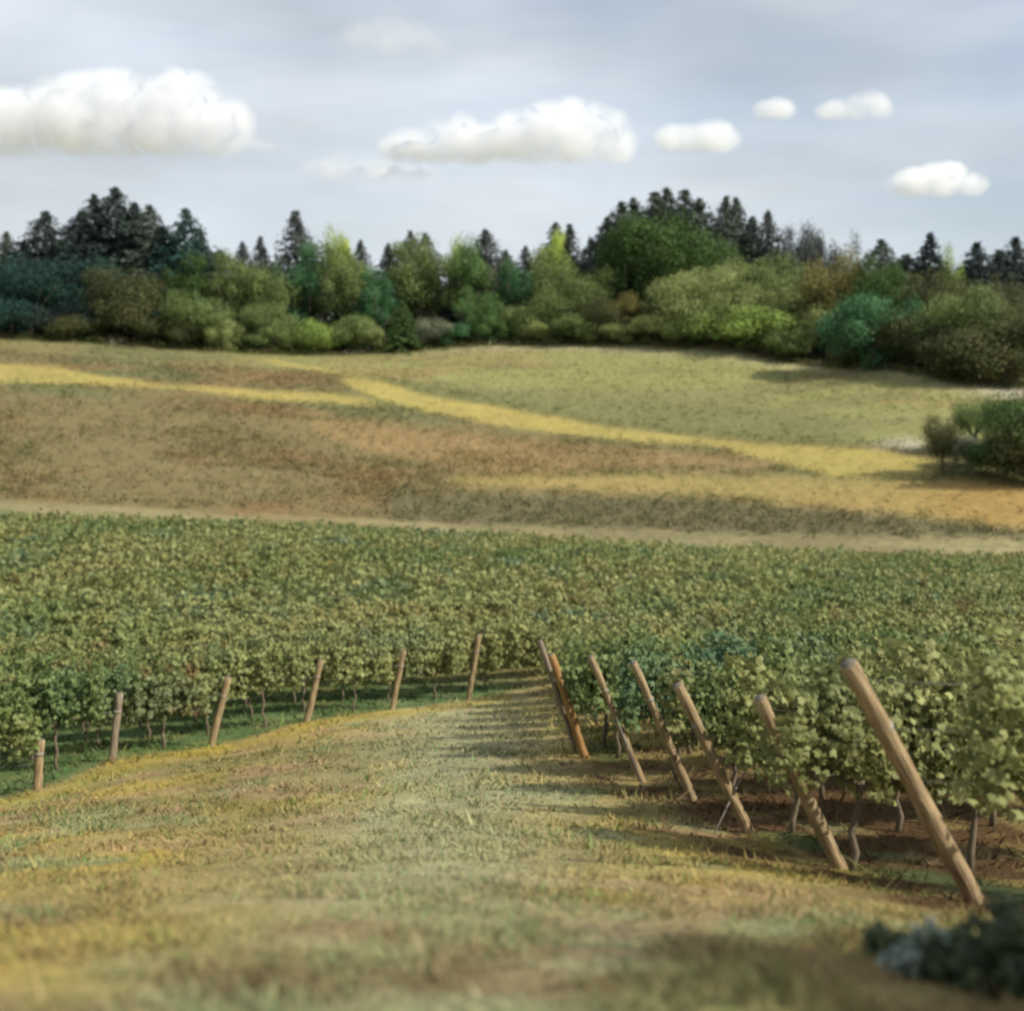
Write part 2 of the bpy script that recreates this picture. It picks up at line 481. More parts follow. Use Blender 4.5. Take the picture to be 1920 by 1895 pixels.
# leaves: folded five-sided blades (two quads) scattered on given points
def leaves_np(P, nrm, size, rng, fold=0.35, aspect=1.0):
    n = len(P)
    nrm = nrm / (np.linalg.norm(nrm, axis=1, keepdims=True) + 1e-9)
    a = rng.normal(size=(n, 3))
    u = np.cross(nrm, a); u /= np.linalg.norm(u, axis=1, keepdims=True) + 1e-9
    v = np.cross(nrm, u)
    s = np.asarray(size).reshape(-1, 1) * np.ones((n, 1))
    h = s * 0.55 * aspect; w = s * 0.5
    cup = nrm * s
    q = lambda a, b, c: P + u * (w * a) + v * (h * b) + cup * (c * fold * rng.uniform(.3, 1.3, (n, 1)))
    V = np.stack([q(0, -.8, 0), q(-.55, -.95, -.3), q(-1.1, .05, -.6), q(-.42, .25, .05), q(0, 1.1, -.45), q(.42, .25, .05), q(1.1, .05, -.6), q(.55, -.95, -.3)], 1).reshape(-1, 3)
    k = np.arange(n)[:, None] * 8
    Fq = np.concatenate([k + np.array([[0, 3, 2, 1]]), k + np.array([[0, 5, 4, 3]]), k + np.array([[0, 7, 6, 5]])], 0)
    return V, Fq
def quads_np(P, nrm, size, rng):
    n = len(P)
    nrm = nrm / (np.linalg.norm(nrm, axis=1, keepdims=True) + 1e-9)
    a = rng.normal(size=(n, 3))
    u = np.cross(nrm, a); u /= np.linalg.norm(u, axis=1, keepdims=True) + 1e-9
    v = np.cross(nrm, u)
    s = np.asarray(size).reshape(-1, 1) * np.ones((n, 1))
    b = rng.uniform(0.5, 1.1, size=(n, 4, 1))
    V = np.stack([P - u * s * b[:, 0] * .5, P - v * s * b[:, 1] * .5, P + u * s * b[:, 2] * .5, P + v * s * b[:, 3] * .5], 1).reshape(-1, 3)
    Fq = np.arange(n * 4).reshape(n, 4)
    return V, Fq

def vine_points(rng, n, length=1.95, lo=0.85, hi=1.95, wid=0.42):
    """points through an untidy curtain of shoots hanging on the wires"""
    ns = 26
    sx = np.linspace(-length / 2, length / 2, ns) + rng.normal(0, .05, ns)
    top = hi + rng.normal(0, 0.14, ns) + 0.12 * np.sin(sx * 5 + rng.uniform(0, 6))
    bot = lo + np.abs(rng.normal(0, 0.16, ns)) - 0.06
    sy = rng.normal(0, wid * 0.45, ns)
    k = rng.integers(0, ns, n)
    t = rng.beta(1.15, 0.95, n)
    z = bot[k] + (top[k] - bot[k]) * t
    bell = 0.55 + 0.6 * np.sin(np.clip(t, 0, 1) * math.pi) ** 0.7
    t = np.clip(t + 0.10 * np.sin(t * 19 + k * 2.3), 0, 1.02)
    z = bot[k] + (top[k] - bot[k]) * t
    x = sx[k] + rng.normal(0, 0.085, n)
    y = sy[k] * bell + rng.normal(0, wid * 0.34, n) * bell
    P = np.stack([x, y, z], 1)
    nr = np.stack([rng.normal(0, .6, n), np.sign(y + 1e-6) * (0.3 + np.abs(rng.normal(0, .6, n))), 0.3 + rng.normal(0, .6, n)], 1)
    return P, nr, k
def vine_mesh(name, seed, n, size):
    rng = np.random.default_rng(seed)
    P, nr, k = vine_points(rng, n)
    V, Fq = leaves_np(P, nr, rng.uniform(size * 0.7, size * 1.25, n), rng)
    shoot = rng.uniform(0.1, 0.9, 26)
    c = np.clip(0.55 * shoot[k] + 0.45 * rng.random(n), 0, 1)
    return mesh_np(name, V, Fq, 4, np.repeat(c, 8))

BARK, tB, bB = principled('vine_bark', 0.9, 0.1)
nB = tB.nodes.new('ShaderNodeTexNoise'); nB.inputs['Scale'].default_value = 30
rB = tB.nodes.new('ShaderNodeValToRGB')
rB.color_ramp.elements[0].color = (0.06, 0.045, 0.03, 1); rB.color_ramp.elements[1].color = (0.22, 0.18, 0.13, 1)
tB.links.new(nB.outputs['Fac'], rB.inputs['Fac']); tB.links.new(rB.outputs['Color'], bB.inputs['Base Color'])

NEAR_MESH = [vine_mesh('vine_foliage', 100 + i, 3000, 0.088) for i in range(5)]
MID_MESH = [vine_mesh('vine_foliage_mid', 140 + i, 1600, 0.115) for i in range(5)]
FAR_MESH = [vine_mesh('grapevine_far', 170 + i, 850, 0.15) for i in range(5)]
def trunk_mesh(seed):
    r = random.Random(seed)
    pts = [(0, 0, -0.15)] + [(r.uniform(-.05, .05), r.uniform(-.04, .04), 0.2 * i) for i in range(1, 5)] + [(0, 0, 1.0)]
    rad = [0.045, 0.04, 0.035, 0.032, 0.033, 0.03]
    arms = [([(0, 0, 0.93), (s * .35, 0.02, 1.02), (s * .85, -0.01, 1.0)], [0.026, 0.022, 0.014]) for s in (-1, 1)]
    return tubes_mesh('vine_trunk', [(pts, rad)] + arms, 7)
TRUNKS = [trunk_mesh(i) for i in range(3)]
for me in TRUNKS: me.materials.append(BARK)
for me in NEAR_MESH + MID_MESH + FAR_MESH: me.materials.append(VINE)

VINES = []
ROWANG = math.atan2(ROWDIR.y, ROWDIR.x)
def place_vine(x, d, meshes, label, group, parts=True, s=1.0):
    z = gz(x, d)
    # the row follows the slope of the land
    dz = gz(x + ROWDIR.x, d + ROWDIR.y) - gz(x - ROWDIR.x, d - ROWDIR.y)
    tilt = -math.atan2(dz, 2.0)
    flip = math.pi if random.random() < 0.5 else 0
    rz = ROWANG + flip + random.uniform(-.06, .06)
    sc = (1.0, random.uniform(.9, 1.15), s * random.uniform(.92, 1.08))
    if parts:
        e = empty('grapevine', (x, d, z), rz)
        e.rotation_euler = (0, tilt if flip == 0 else -tilt, rz)
        e.scale = sc
        f = add_obj('foliage', random.choice(meshes), None, e)
        t = add_obj('trunk', random.choice(TRUNKS), None, e)
        o = e
    else:
        o = add_obj('grapevine', random.choice(meshes), None, None, (x, d, z), (0, tilt if flip == 0 else -tilt, rz))
        o.scale = sc
    tag(o, label, 'grapevine', group)
    VINES.append(o)
ORD = ['first', 'second', 'third', 'fourth', 'fifth', 'sixth', 'seventh', 'eighth', 'ninth', 'tenth', 'eleventh', 'twelfth', 'thirteenth', 'fourteenth', 'fifteenth', 'sixteenth']
ROWNAME = ['tallest leaning post', 'second tallest leaning post', 'post with the guy wire', 'fourth post from the tallest', 'fifth post from the tallest',
           'orange-brown post of the close pair', 'thin grey post of the close pair',
           'stubby post at the left edge', 'nearly upright left post', 'leaning left post beside a pale stem', 'left post with a dark gap',
           'last but one left post', 'left post nearest the alley end']
for i, (side, bpx, bd, tpx, trow, lab) in enumerate(POSTS):
    sg = 1 if side == 'R' else -1
    x, d = X(bpx, bd), bd
    k = 0
    s0 = {0: .85, 1: .1}.get(i, .6) if side == 'R' else 1.15
    while k < 14:
        s = s0 + 1.5 * k
        vx, vd = x + sg * ROWDIR.x * s, d + sg * ROWDIR.y * s
        px = 960 + F * vx / vd
        if px > 2130 or px < -160: break
        place_vine(vx, vd, NEAR_MESH if vd < 19 else MID_MESH, f'leafy grapevine, {ORD[k]} from the {ROWNAME[i]} along its row', f'grapevines in the row of the {ROWNAME[i]}')
        k += 1
# right-hand rows further along the alley, their ends hidden behind the close pair of posts
RB = ['just behind the close pair of posts', 'two rows behind the close pair of posts', 'three rows behind the close pair of posts',
      'four rows behind the close pair of posts', 'five rows behind the close pair of posts', 'six rows behind the close pair of posts']
for r, d0 in enumerate([23.7, 26.0, 28.3, 30.6, 32.9, 35.2]):
    k = 0
    while k < 16:
        vx, vd = 1.55 + ROWDIR.x * (0.5 + 1.5 * k), d0 + ROWDIR.y * (0.5 + 1.5 * k)
        if 960 + F * vx / vd > 2000: break
        place_vine(vx, vd, MID_MESH, f'leafy grapevine, {ORD[k]} along the row {RB[r]}', f'grapevines {RB[r]}')
        k += 1
# rows right across the valley beyond the end of the alley: the nearest as single vines, the rest as one mass
mass_pts = []
for r in range(27):
    d0 = 37.6 + 2.25 * r
    for k in range(-44, 45):
        s = 1.5 * k + random.uniform(-.1, .1)
        vx, vd = ROWDIR.x * s, d0 + ROWDIR.y * s
        px = 960 + F * vx / vd
        lim = 93.5 + 0.012 * vx
        if not (-70 < px < 1990) or vd > lim or vd < 25: continue
        if len(VINES) < 300:
            place_vine(vx, vd, FAR_MESH, 'leafy grapevine in the dense rows beyond the end of the grass alley', 'grapevines beyond the end of the alley', parts=False)
        else:
            mass_pts.append((vx, vd))
# margins outside the frame and the deep valley rows
for r in range(27):
    d0 = 37.6 + 2.25 * r
    for k in range(-70, 71):
        s = 1.5 * k
        vx, vd = ROWDIR.x * s, d0 + ROWDIR.y * s
        px = 960 + F * vx / vd
        if (-500 < px < -70 or 1990 < px < 2500) and 30 < vd < 96.5: mass_pts.append((vx, vd))
def build_mass():
    rng = np.random.default_rng(5)
    Vs, Fs, Cs = [], [], []
    b = 0
    cr_, sr_ = ROWDIR.x, ROWDIR.y
    for (x, d) in mass_pts:
        n = 210 if d < 70 else 150
        P, nr, k = vine_points(rng, n)
        P[:, 2] *= rng.uniform(.9, 1.08)
        Q = np.stack([P[:, 0] * cr_ - P[:, 1] * sr_, P[:, 0] * sr_ + P[:, 1] * cr_, P[:, 2]], 1) + np.array([x, d, gz(x, d)])
        V, Fq = quads_np(Q, nr, rng.uniform(0.22, 0.40, n), rng)
        Vs.append(V); Fs.append(Fq + b); b += len(V)
        sh = rng.uniform(.1, .9, 26)
        Cs.append(np.repeat(np.clip(.55 * sh[k] + .45 * rng.random(n), 0, 1), 4))
    me = mesh_np('vineyard_rows', np.concatenate(Vs), np.concatenate(Fs), 4, np.concatenate(Cs))
    o = add_obj('vineyard_rows', me, VINE)
    tag(o, 'far vine rows merging into one olive green sheet of leaves across the valley', 'vineyard', kind='stuff')
build_mass()

# ------------------------------------------------------------------ end posts with wires
def wood_material(name, a, b_):
    m, t, b = principled(name, 0.85, 0.15)
    tc_ = t.nodes.new('ShaderNodeTexCoord')
    mp_ = t.nodes.new('ShaderNodeMapping'); mp_.inputs['Scale'].default_value = (16, 16, 1.1)
    n = t.nodes.new('ShaderNodeTexNoise'); n.inputs['Scale'].default_value = 3; n.inputs['Detail'].default_value = 6
    r = t.nodes.new('ShaderNodeValToRGB')
    r.color_ramp.elements[0].position = 0.32; r.color_ramp.elements[1].position = 0.68
    r.color_ramp.elements[0].color = (*a, 1); r.color_ramp.elements[1].color = (*b_, 1)
    t.links.new(tc_.outputs['Object'], mp_.inputs['Vector']); t.links.new(mp_.outputs['Vector'], n.inputs['Vector'])
    t.links.new(n.outputs['Fac'], r.inputs['Fac']); t.links.new(r.outputs['Color'], b.inputs['Base Color'])
    bu = t.nodes.new('ShaderNodeBump'); bu.inputs['Strength'].default_value = 0.9; bu.inputs['Distance'].default_value = 0.02
    t.links.new(n.outputs['Fac'], bu.inputs['Height']); t.links.new(bu.outputs['Normal'], b.inputs['Normal'])
    return m
WOOD = wood_material('post_wood', (0.12, 0.085, 0.045), (0.39, 0.295, 0.17))
WOODO = wood_material('post_wood_orange', (0.17, 0.09, 0.035), (0.38, 0.23, 0.095))
WOODG = wood_material('post_wood_weathered', (0.11, 0.09, 0.065), (0.30, 0.24, 0.17))
CUT = wood_material('post_cut_top', (0.09, 0.08, 0.065), (0.2, 0.18, 0.15))
WIRE, tW, bW = principled('galvanised_wire', 0.45, 0.5)
bW.inputs['Base Color'].default_value = (0.24, 0.225, 0.20, 1); bW.inputs['Metallic'].default_value = 0.2; bW.inputs['Roughness'].default_value = 0.75
STAPLE = WIRE
for i, (side, bpx, bd, tpx, trow, lab) in enumerate(POSTS):
    base = pt(bpx, bd)
    sg = 1 if side == 'R' else -1
    dt = bd
    for _ in range(3):
        tx = X(tpx, dt); dt = bd - abs(tx - base.x) * ROWDIR.y / ROWDIR.x * (1 if side == 'R' else -1)
    top = Vector((X(tpx, dt), dt, CZ + (HZ - trow) * dt / F))
    v = top - base
    ln = v.length
    r = {0: .076, 1: .07, 2: .068, 3: .06, 4: .058, 5: .075, 6: .056}.get(i, .085)
    rot = v.to_track_quat('Z', 'Y')
    rnd = random.Random(40 + i)
    m = WOODO if i == 5 else (WOODG if i in (6, 8) else WOOD)
    nseg = 9
    pts = [(rnd.uniform(-.008, .008), rnd.uniform(-.008, .008), -0.3 + (ln + 0.3) * j / nseg) for j in range(nseg + 1)]
    rad = [r * (1.08 - 0.14 * j / nseg) * rnd.uniform(.92, 1.08) for j in range(nseg + 1)]
    pts.append((pts[-1][0], pts[-1][1], pts[-1][2] + 0.012)); rad.append(rad[-1] * 0.9)
    me = tubes_mesh('end_post', [(pts, rad)], 14)
    o = add_obj('end_post', me, m, None, base)
    o.rotation_mode = 'QUATERNION'; o.rotation_quaternion = rot
    tag(o, lab, 'wooden post', 'leaning end posts of the vine rows')
    inv = rot.inverted()
    loc = lambda w: inv @ (Vector(w) - base)
    cme = tubes_mesh('cut_top', [([(pts[-1][0], pts[-1][1], pts[-1][2] - .004), (pts[-1][0], pts[-1][1], pts[-1][2] + .012)], [rad[-1] * 0.97, rad[-1] * 0.9])], 14)
    add_obj('cut_top', cme, CUT, o)
    # trellis wires from the post into the row
    for fr in (0.52, 0.74, 0.94):
        a = base + v * fr
        e = base + ROWDIR * sg * 12
        zrow = gz(e.x, e.y) + ln * 0.88 * fr
        pts_w = []
        for q in (0, 0.12, 0.3, 0.6, 1.0):
            wx = a.x + (e.x - a.x) * q; wy = a.y + (e.y - a.y) * q
            zz = gz(base.x + ROWDIR.x * sg * 12 * q, base.y + ROWDIR.y * sg * 12 * q) + (a.z - base.z)
            pts_w.append(loc((wx, wy, zz if q else a.z)))
        add_obj('trellis_wire', tubes_mesh('trellis_wire', [(pts_w, [0.0025] * 5)], 5), WIRE, o)
    # band of wire wrapped round the post
    ring = tubes_mesh('wire_wrap', [([(pts[5][0], pts[5][1], ln * .74 - .02), (pts[5][0], pts[5][1], ln * .74 + .02)], [rad[6] * 1.07] * 2)], 14)
    add_obj('wire_wrap', ring, WIRE, o)
    if i in (2, 4):
        # taut guy wire from up the post down to an anchor in the grass
        gpx, gd, grow, afr = {2: (1338, 13.3, 0, 0), 4: (1215, 16.6, 0, 0)}[i]
        if i == 2:
            h0 = Vector((X(1424, 13.75), 13.75, CZ + (HZ - 1395) * 13.75 / F))
            g0 = pt(1334, 13.0)
        else:
            h0 = base + v * .55
            g0 = pt(1212, 16.4)
        mid = [loc(h0), loc((h0 + g0) / 2), loc(g0 - Vector((0, 0, .06)))]
        add_obj('guy_wire', tubes_mesh('guy_wire', [(mid, [0.011] * 3)], 6), WIRE, o)

# ------------------------------------------------------------------ grass: blades over the alley and under the vines
def blade_colour_material():
    m = bpy.data.materials.new('grass_blades'); m.use_nodes = True
    t = m.node_tree; b = t.nodes['Principled BSDF']; b.inputs['Roughness'].default_value = .8; b.inputs['Specular IOR Level'].default_value = .1
    at = t.nodes.new('ShaderNodeAttribute'); at.attribute_name = 'col'
    tr = t.nodes.new('ShaderNodeBsdfTranslucent'); ms = t.nodes.new('ShaderNodeMixShader'); ms.inputs['Fac'].default_value = .25
    t.links.new(at.outputs['Color'], b.inputs['Base Color']); t.links.new(at.outputs['Color'], tr.inputs['Color'])
    t.links.new(b.outputs['BSDF'], ms.inputs[1]); t.links.new(tr.outputs['BSDF'], ms.inputs[2])
    t.links.new(ms.outputs['Shader'], t.nodes['Material Output'].inputs['Surface'])
    return m
BLADE = blade_colour_material()
def build_grass():
    rng = np.random.default_rng(21)
    n = 150000
    px = rng.uniform(-250, 2170, n)
    d = np.exp(rng.uniform(math.log(2.7), math.log(44), n))
    x = (px - 960) / F * d
    # tussocks: pull blades towards clump centres, leave thin places
    dens = fbm(x * 2.2, d * 1.6, 3)
    keep = rng.random(n) < smooth(0.25, 0.62, dens) * 0.85 + 0.15
    x, d, px, dens = x[keep], d[keep], px[keep], dens[keep]
    bare = rng.random(len(x)) > soil_shadow_mask(x, d) * .8
    x, d, dens = x[bare], d[bare], dens[bare]
    n = len(x)
    z = ground_z(x, d)
    uv = under_vines(x, d)
    h = rng.gamma(3.5, 0.0125, n) * (0.6 + 0.7 * smooth(0.4, 0.7, dens)) * (1 + 0.7 * uv) * np.clip(d / 12, 0.75, 1.3)
    w = (0.004 + 0.0011 * d) * rng.uniform(.7, 1.3, n)
    an = rng.uniform(0, 2 * math.pi, n)
    lean = rng.normal(0, 0.9, (n, 2))
    P = np.stack([x, d, z - 0.005], 1)
    sid = np.stack([np.cos(an), np.sin(an), 0 * an], 1) * w[:, None]
    tip = P + np.stack([lean[:, 0] * h, lean[:, 1] * h, h], 1)
    V = np.stack([P - sid, P + sid, tip], 1).reshape(-1, 3)
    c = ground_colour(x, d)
    v = rng.lognormal(-0.02, 0.16, n)
    c = c * v[:, None]
    g = rng.random(n) < 0.16
    c[g] = c[g] * np.array([0.62, 0.92, 0.75])
    me = mesh_np('grass', V, np.arange(n * 3).reshape(n, 3), 3, np.repeat(np.clip(c, 0, .8), 3, 0))
    tag(add_obj('grass', me, BLADE), 'dry mown grass of the alley turning green under the vines', 'grass', kind='stuff')
build_grass()

def build_crop():
    """low young vines / stubble tufts over the brown field and the olive hill"""
    rng = np.random.default_rng(31)
    n = 52000
    px = rng.uniform(-200, 2120, n)
    d = rng.uniform(98, 296, n) ** 1.0
    x = (px - 960) / F * d
    ok = d < crest(px) - 3
    x, d, px = x[ok], d[ok], px[ok]
    py = row_of(x, d)
    st = np.interp(px, [-400, 0, 480, 960, 1440, 1920, 2300], [930, 940, 969, 987, 1002, 1013, 1016])
    hill = smooth(0, 14, np.interp(px, [-300, 0, 300, 560, 640, 730, 900, 1150, 1450, 1750, 2200], [655, 662, 690, 700, 706, 718, 756, 800, 834, 848, 852]) - py)
    edge = np.exp(-((py - np.interp(px, [640, 730, 900, 1150, 1450, 1700], [704, 716, 752, 796, 828, 840])) / 6) ** 2) * (px > 640) * (px < 1700)
    g = band(px, py, [820, 1000, 1300, 1600, 1950, 2300], [900, 894, 892, 897, 907, 917], [908, 912, 926, 950, 990, 995], 8)
    pr = (1 - track_mask(px, py) * .93) * (1 - g * .9) * smooth(2, 10, st - py) * lerp(1.0, 0.4, hill) * (0.25 + 0.75 * smooth(.35, .6, fbm(x * .07, d * .07, 3)))
    pr = np.maximum(pr, .8 * band(px, py, [700, 960, 1300, 1700, 2200], [930, 928, 938, 966, 1010], [975, 984, 998, 1010, 1014], 8))
    pr = np.maximum(pr, edge)
    ok = rng.random(len(x)) < pr
    x, d, py, hill, edge = x[ok], d[ok], py[ok], hill[ok], edge[ok]
    m = len(x)
    z = ground_z(x, d)
    base = ground_colour(x, d)
    q = 7
    P = np.repeat(np.stack([x, d, z], 1), q, 0)
    hh = np.repeat(lerp(0.75, 0.3, hill) * rng.uniform(.5, 1.2, m) + edge * .5, q)
    P = P + np.stack([rng.normal(0, .35, m * q), rng.normal(0, .3, m * q), hh * rng.uniform(0.05, 1, m * q)], 1)
    nr = np.stack([rng.normal(0, .5, m * q), rng.normal(0, .5, m * q), rng.uniform(.2, 1, m * q)], 1)
    V, Fq = quads_np(P, nr, rng.uniform(.18, .42, m * q), rng)
    tone = rng.random(m)
    c = base * (0.72 + 0.45 * tone[:, None]) 
    gsel = rng.random(m) < 0.4
    c[gsel] = c[gsel] * np.array([0.80, 0.98, 0.8])
    c = np.repeat(c, q, 0) * rng.lognormal(0, .18, m * q)[:, None]
    me = mesh_np('field_crop', V, Fq, 4, np.repeat(np.clip(c, 0, .8), 4, 0))
    tag(add_obj('field_crop', me, BLADE), 'low brown and olive tufts of crop speckling the far field', 'crop', kind='stuff')
build_crop()

# ------------------------------------------------------------------ trees of the wood
TB, tT, bT = principled('tree_bark', 0.95, 0.1)
nT = tT.nodes.new('ShaderNodeTexNoise'); nT.inputs['Scale'].default_value = 4
rT = tT.nodes.new('ShaderNodeValToRGB')
rT.color_ramp.elements[0].color = (0.035, 0.028, 0.02, 1); rT.color_ramp.elements[1].color = (0.13, 0.105, 0.08, 1)
tT.links.new(nT.outputs['Fac'], rT.inputs['Fac']); tT.links.new(rT.outputs['Color'], bT.inputs['Base Color'])

def fir_mesh(seed, R=0.17, ragged=0.25, layers=30, start=0.06, power=0.85, n_per=7):
    """unit-height fir crown: whorls of drooping boughs carrying sprays"""
    rng = np.random.default_rng(seed)
    Ps, Ns, Ss, Cs = [], [], [], []
    for li in range(layers):
        f = (li + rng.uniform(-.4, .4) * (li < layers - 1)) / (layers - 1)
        f = min(max(f, 0), 1)
        h = start + (1 - start) * f ** 0.72
        rr = R * (1 - h) ** power + 0.006
        nb = max(7, int(15 * (1 - 0.45 * f)))
        for bI in range(nb):
            if rng.random() < 0.10: continue
            a = rng.uniform(0, 2 * math.pi)
            ln = rr * (1 + rng.normal(0, ragged))
            ln = max(ln, 0.004)
            k = max(3, int(n_per * (0.35 + ln / R)))
            t = np.sqrt(rng.random(k)) if f < .9 else rng.random(k)
            droop = 0.32 * ln * t ** 1.4 - 0.12 * ln * t
            P = np.stack([np.cos(a) * ln * t, np.sin(a) * ln * t, h - droop + rng.normal(0, .006, k)], 1)
            P[:, :2] += rng.normal(0, .010, (k, 2))
            Ps.append(P)
            Ns.append(np.stack([np.cos(a) * .6 + rng.normal(0, .45, k), np.sin(a) * .6 + rng.normal(0, .45, k), 0.7 + rng.normal(0, .4, k)], 1))
            Ss.append(rng.uniform(.024, .044, k) * (1 - .45 * f))
            Cs.append(np.clip(rng.uniform(.1, .8) + rng.normal(0, .15, k), 0, 1))
    P, Nn, Sz, C_ = map(np.concatenate, (Ps, Ns, Ss, Cs))
    V, Fq = quads_np(P, Nn, Sz, rng)
    return mesh_np('fir_crown', V, Fq, 4, np.repeat(C_, 4))

def broad_mesh(seed, aspect=0.8, clumps=26, leaves=230, base=0.12, lump=(0.13, 0.24), leaf=0.030, flat=1.0):
    """unit-height broadleaf crown: leaf clumps on an uneven ovoid, gaps between; aspect = width / height"""
    rng = np.random.default_rng(seed)
    Ps, Ns, Ss, Cs = [], [], [], []
    cz = base + (1 - base) * 0.5; rz = (1 - base) * 0.5; rx = aspect * 0.5
    limbs = rng.normal(size=(7, 3)); limbs /= np.linalg.norm(limbs, axis=1, keepdims=True)
    limbs[:, 2] = np.abs(limbs[:, 2]) * .9 - .15
    reach = rng.uniform(.62, 1.12, 7)
    for ci in range(clumps):
        li = rng.integers(0, 7)
        v = limbs[li] + rng.normal(0, .42, 3); v /= np.linalg.norm(v)
        rr = reach[li] * rng.uniform(.35, .95)
        if ci % 4 == 0:
            v = rng.normal(size=3); v /= np.linalg.norm(v); rr = rng.uniform(.3, .75)
        c = np.array([v[0] * rx * rr, v[1] * rx * rr, cz + v[2] * rz * rr])
        r = rng.uniform(*lump) * (0.55 + .65 * rng.random())
        n = int(leaves * 2.3 * (r / lump[1]) ** 2) + 40
        d = rng.normal(size=(n, 3)); d /= np.linalg.norm(d, axis=1, keepdims=True)
        rad = r * rng.beta(4, 1.3, n)[:, None] * (1 + 0.25 * rng.normal(size=(n, 1)) * .6)
        sc = np.array([min(1.0, aspect * 1.1), min(1.0, aspect * 1.1), .78 * flat])
        Ps.append(c + d * rad * sc)
        Ns.append(d * .8 + rng.normal(0, .45, (n, 3)) + np.array([0, 0, .3]))
        Ss.append(rng.uniform(.65, 1.3, n) * leaf * .66)
        Cs.append(np.clip(rng.uniform(.15, .8) + rng.normal(0, .10, n), 0, 1))
    P, Nn, Sz, C_ = map(np.concatenate, (Ps, Ns, Ss, Cs))
    P[:, 2] = np.maximum(P[:, 2] / np.quantile(P[:, 2], .997), 0.01)
    P[:, :2] *= aspect * .5 / np.quantile(np.hypot(P[:, 0], P[:, 1]), .985)
    V, Fq = quads_np(P, Nn, Sz, rng)
    return mesh_np('broadleaf_crown', V, Fq, 4, np.repeat(C_, 4))

PROTO = {
 'spire': [fir_mesh(1, .36, .22, 64, .06, .88, 15), fir_mesh(2, .38, .26, 62, .06, .84, 15)],
 'fir': [fir_mesh(3, .46, .25, 64, .05, .78, 20), fir_mesh(4, .46, .3, 62, .05, .74, 20)],
 'dense': [fir_mesh(5, .48, .3, 66, .04, .62, 26), fir_mesh(6, .48, .3, 66, .04, .58, 26)],
 'cone': [fir_mesh(7, .34, .16, 44, .02, .72, 20), fir_mesh(8, .34, .16, 44, .02, .7, 20)],
 'round': [broad_mesh(11, .85, 34, 330, 0, (.13, .25), .034), broad_mesh(21, .9, 36, 330, 0, (.12, .24), .034), broad_mesh(22, 1.0, 40, 330, 0, (.11, .22), .034), broad_mesh(12, .95, 38, 330, 0, (.13, .25), .034)],
 'tall': [broad_mesh(13, .55, 40, 260, 0, (.10, .19), .027), broad_mesh(23, .62, 44, 260, 0, (.09, .17), .027), broad_mesh(24, .55, 42, 260, 0, (.10, .18), .027), broad_mesh(14, .6, 42, 260, 0, (.10, .18), .027)],
 'wide': [broad_mesh(15, 1.5, 60, 260, 0, (.14, .27), .040), broad_mesh(16, 1.7, 64, 260, 0, (.14, .27), .040)],
 'bush': [broad_mesh(17, 1.2, 34, 330, 0, (.2, .36), .058), broad_mesh(25, 1.4, 36, 330, 0, (.16, .32), .058), broad_mesh(18, 1.35, 36, 330, 0, (.18, .34), .058)],
 'thin': [broad_mesh(19, .6, 16, 60, .25, (.08, .15), .022)],
}
ASPECT = {'cone': .66, 'spire': .185, 'fir': .28, 'dense': .40, 'round': .95, 'tall': .62, 'wide': 1.7, 'bush': 1.4, 'thin': .65}
FIRS = ('spire', 'fir', 'dense', 'cone')
def tree_trunk(fir, seed):
    r = random.Random(seed)
    if fir:
        return tubes_mesh('fir_trunk', [([(0, 0, -.06), (0, 0, .3), (.003, 0, .7), (0, 0, .97)], [.018, .014, .008, .002])], 8)
    tb = [([(0, 0, -.06), (.01, 0, .12), (.0, .01, .3), (.01, 0, .55)], [.03, .024, .02, .010])]
    for k in range(6):
        a = k * 1.05 + r.uniform(-.3, .3); z0 = r.uniform(.15, .4)
        ln = r.uniform(.18, .3)
        tb.append(([(0, 0, z0), (math.cos(a) * ln * .5, math.sin(a) * ln * .5, z0 + .13), (math.cos(a) * ln, math.sin(a) * ln, z0 + .34)], [.014, .01, .004]))
    return tubes_mesh('broadleaf_trunk', tb, 7)
FTRUNK = tree_trunk(True, 1); BTRUNK = [tree_trunk(False, i) for i in (2, 3)]
for me in [FTRUNK] + BTRUNK: me.materials.append(TB)

def tm(name, c, k=1.9, tint=()):
    d = tuple(v * 0.85 for v in c); l = tuple(min(.6, v * k * 1.12) for v in c)
    return leaf_material(name, d, l, .3, tint, rough=.7)
TM = {
 'black': tm('fir_needles_black', (.018, .028, .024)),
 'fir': tm('fir_needles_dark', (.046, .058, .044)),
 'grey': tm('fir_needles_grey', (.055, .063, .056)),
 'teal': tm('leaves_teal', (.014, .042, .032)),
 'bluegreen': tm('leaves_bluegreen', (.045, .110, .046)),
 'deep': tm('leaves_deep_green', (.042, .078, .020)),
 'green': tm('leaves_green', (.062, .115, .036)),
 'olive': tm('leaves_olive', (.100, .135, .044)),
 'dolive': tm('leaves_dark_olive', (.062, .068, .026)),
 'light': tm('leaves_light', (.175, .205, .075)),
 'bright': tm('leaves_bright', (.155, .215, .052)),
 'lime': tm('leaves_lime', (.24, .34, .065)),
 'rust': tm('leaves_rust', (.130, .120, .038)),
 'sage': tm('leaves_sage', (.125, .14, .085)),
}
for lst in PROTO.values():
    for me in lst: me.materials.append(TM['olive'])
TREE_N = 0
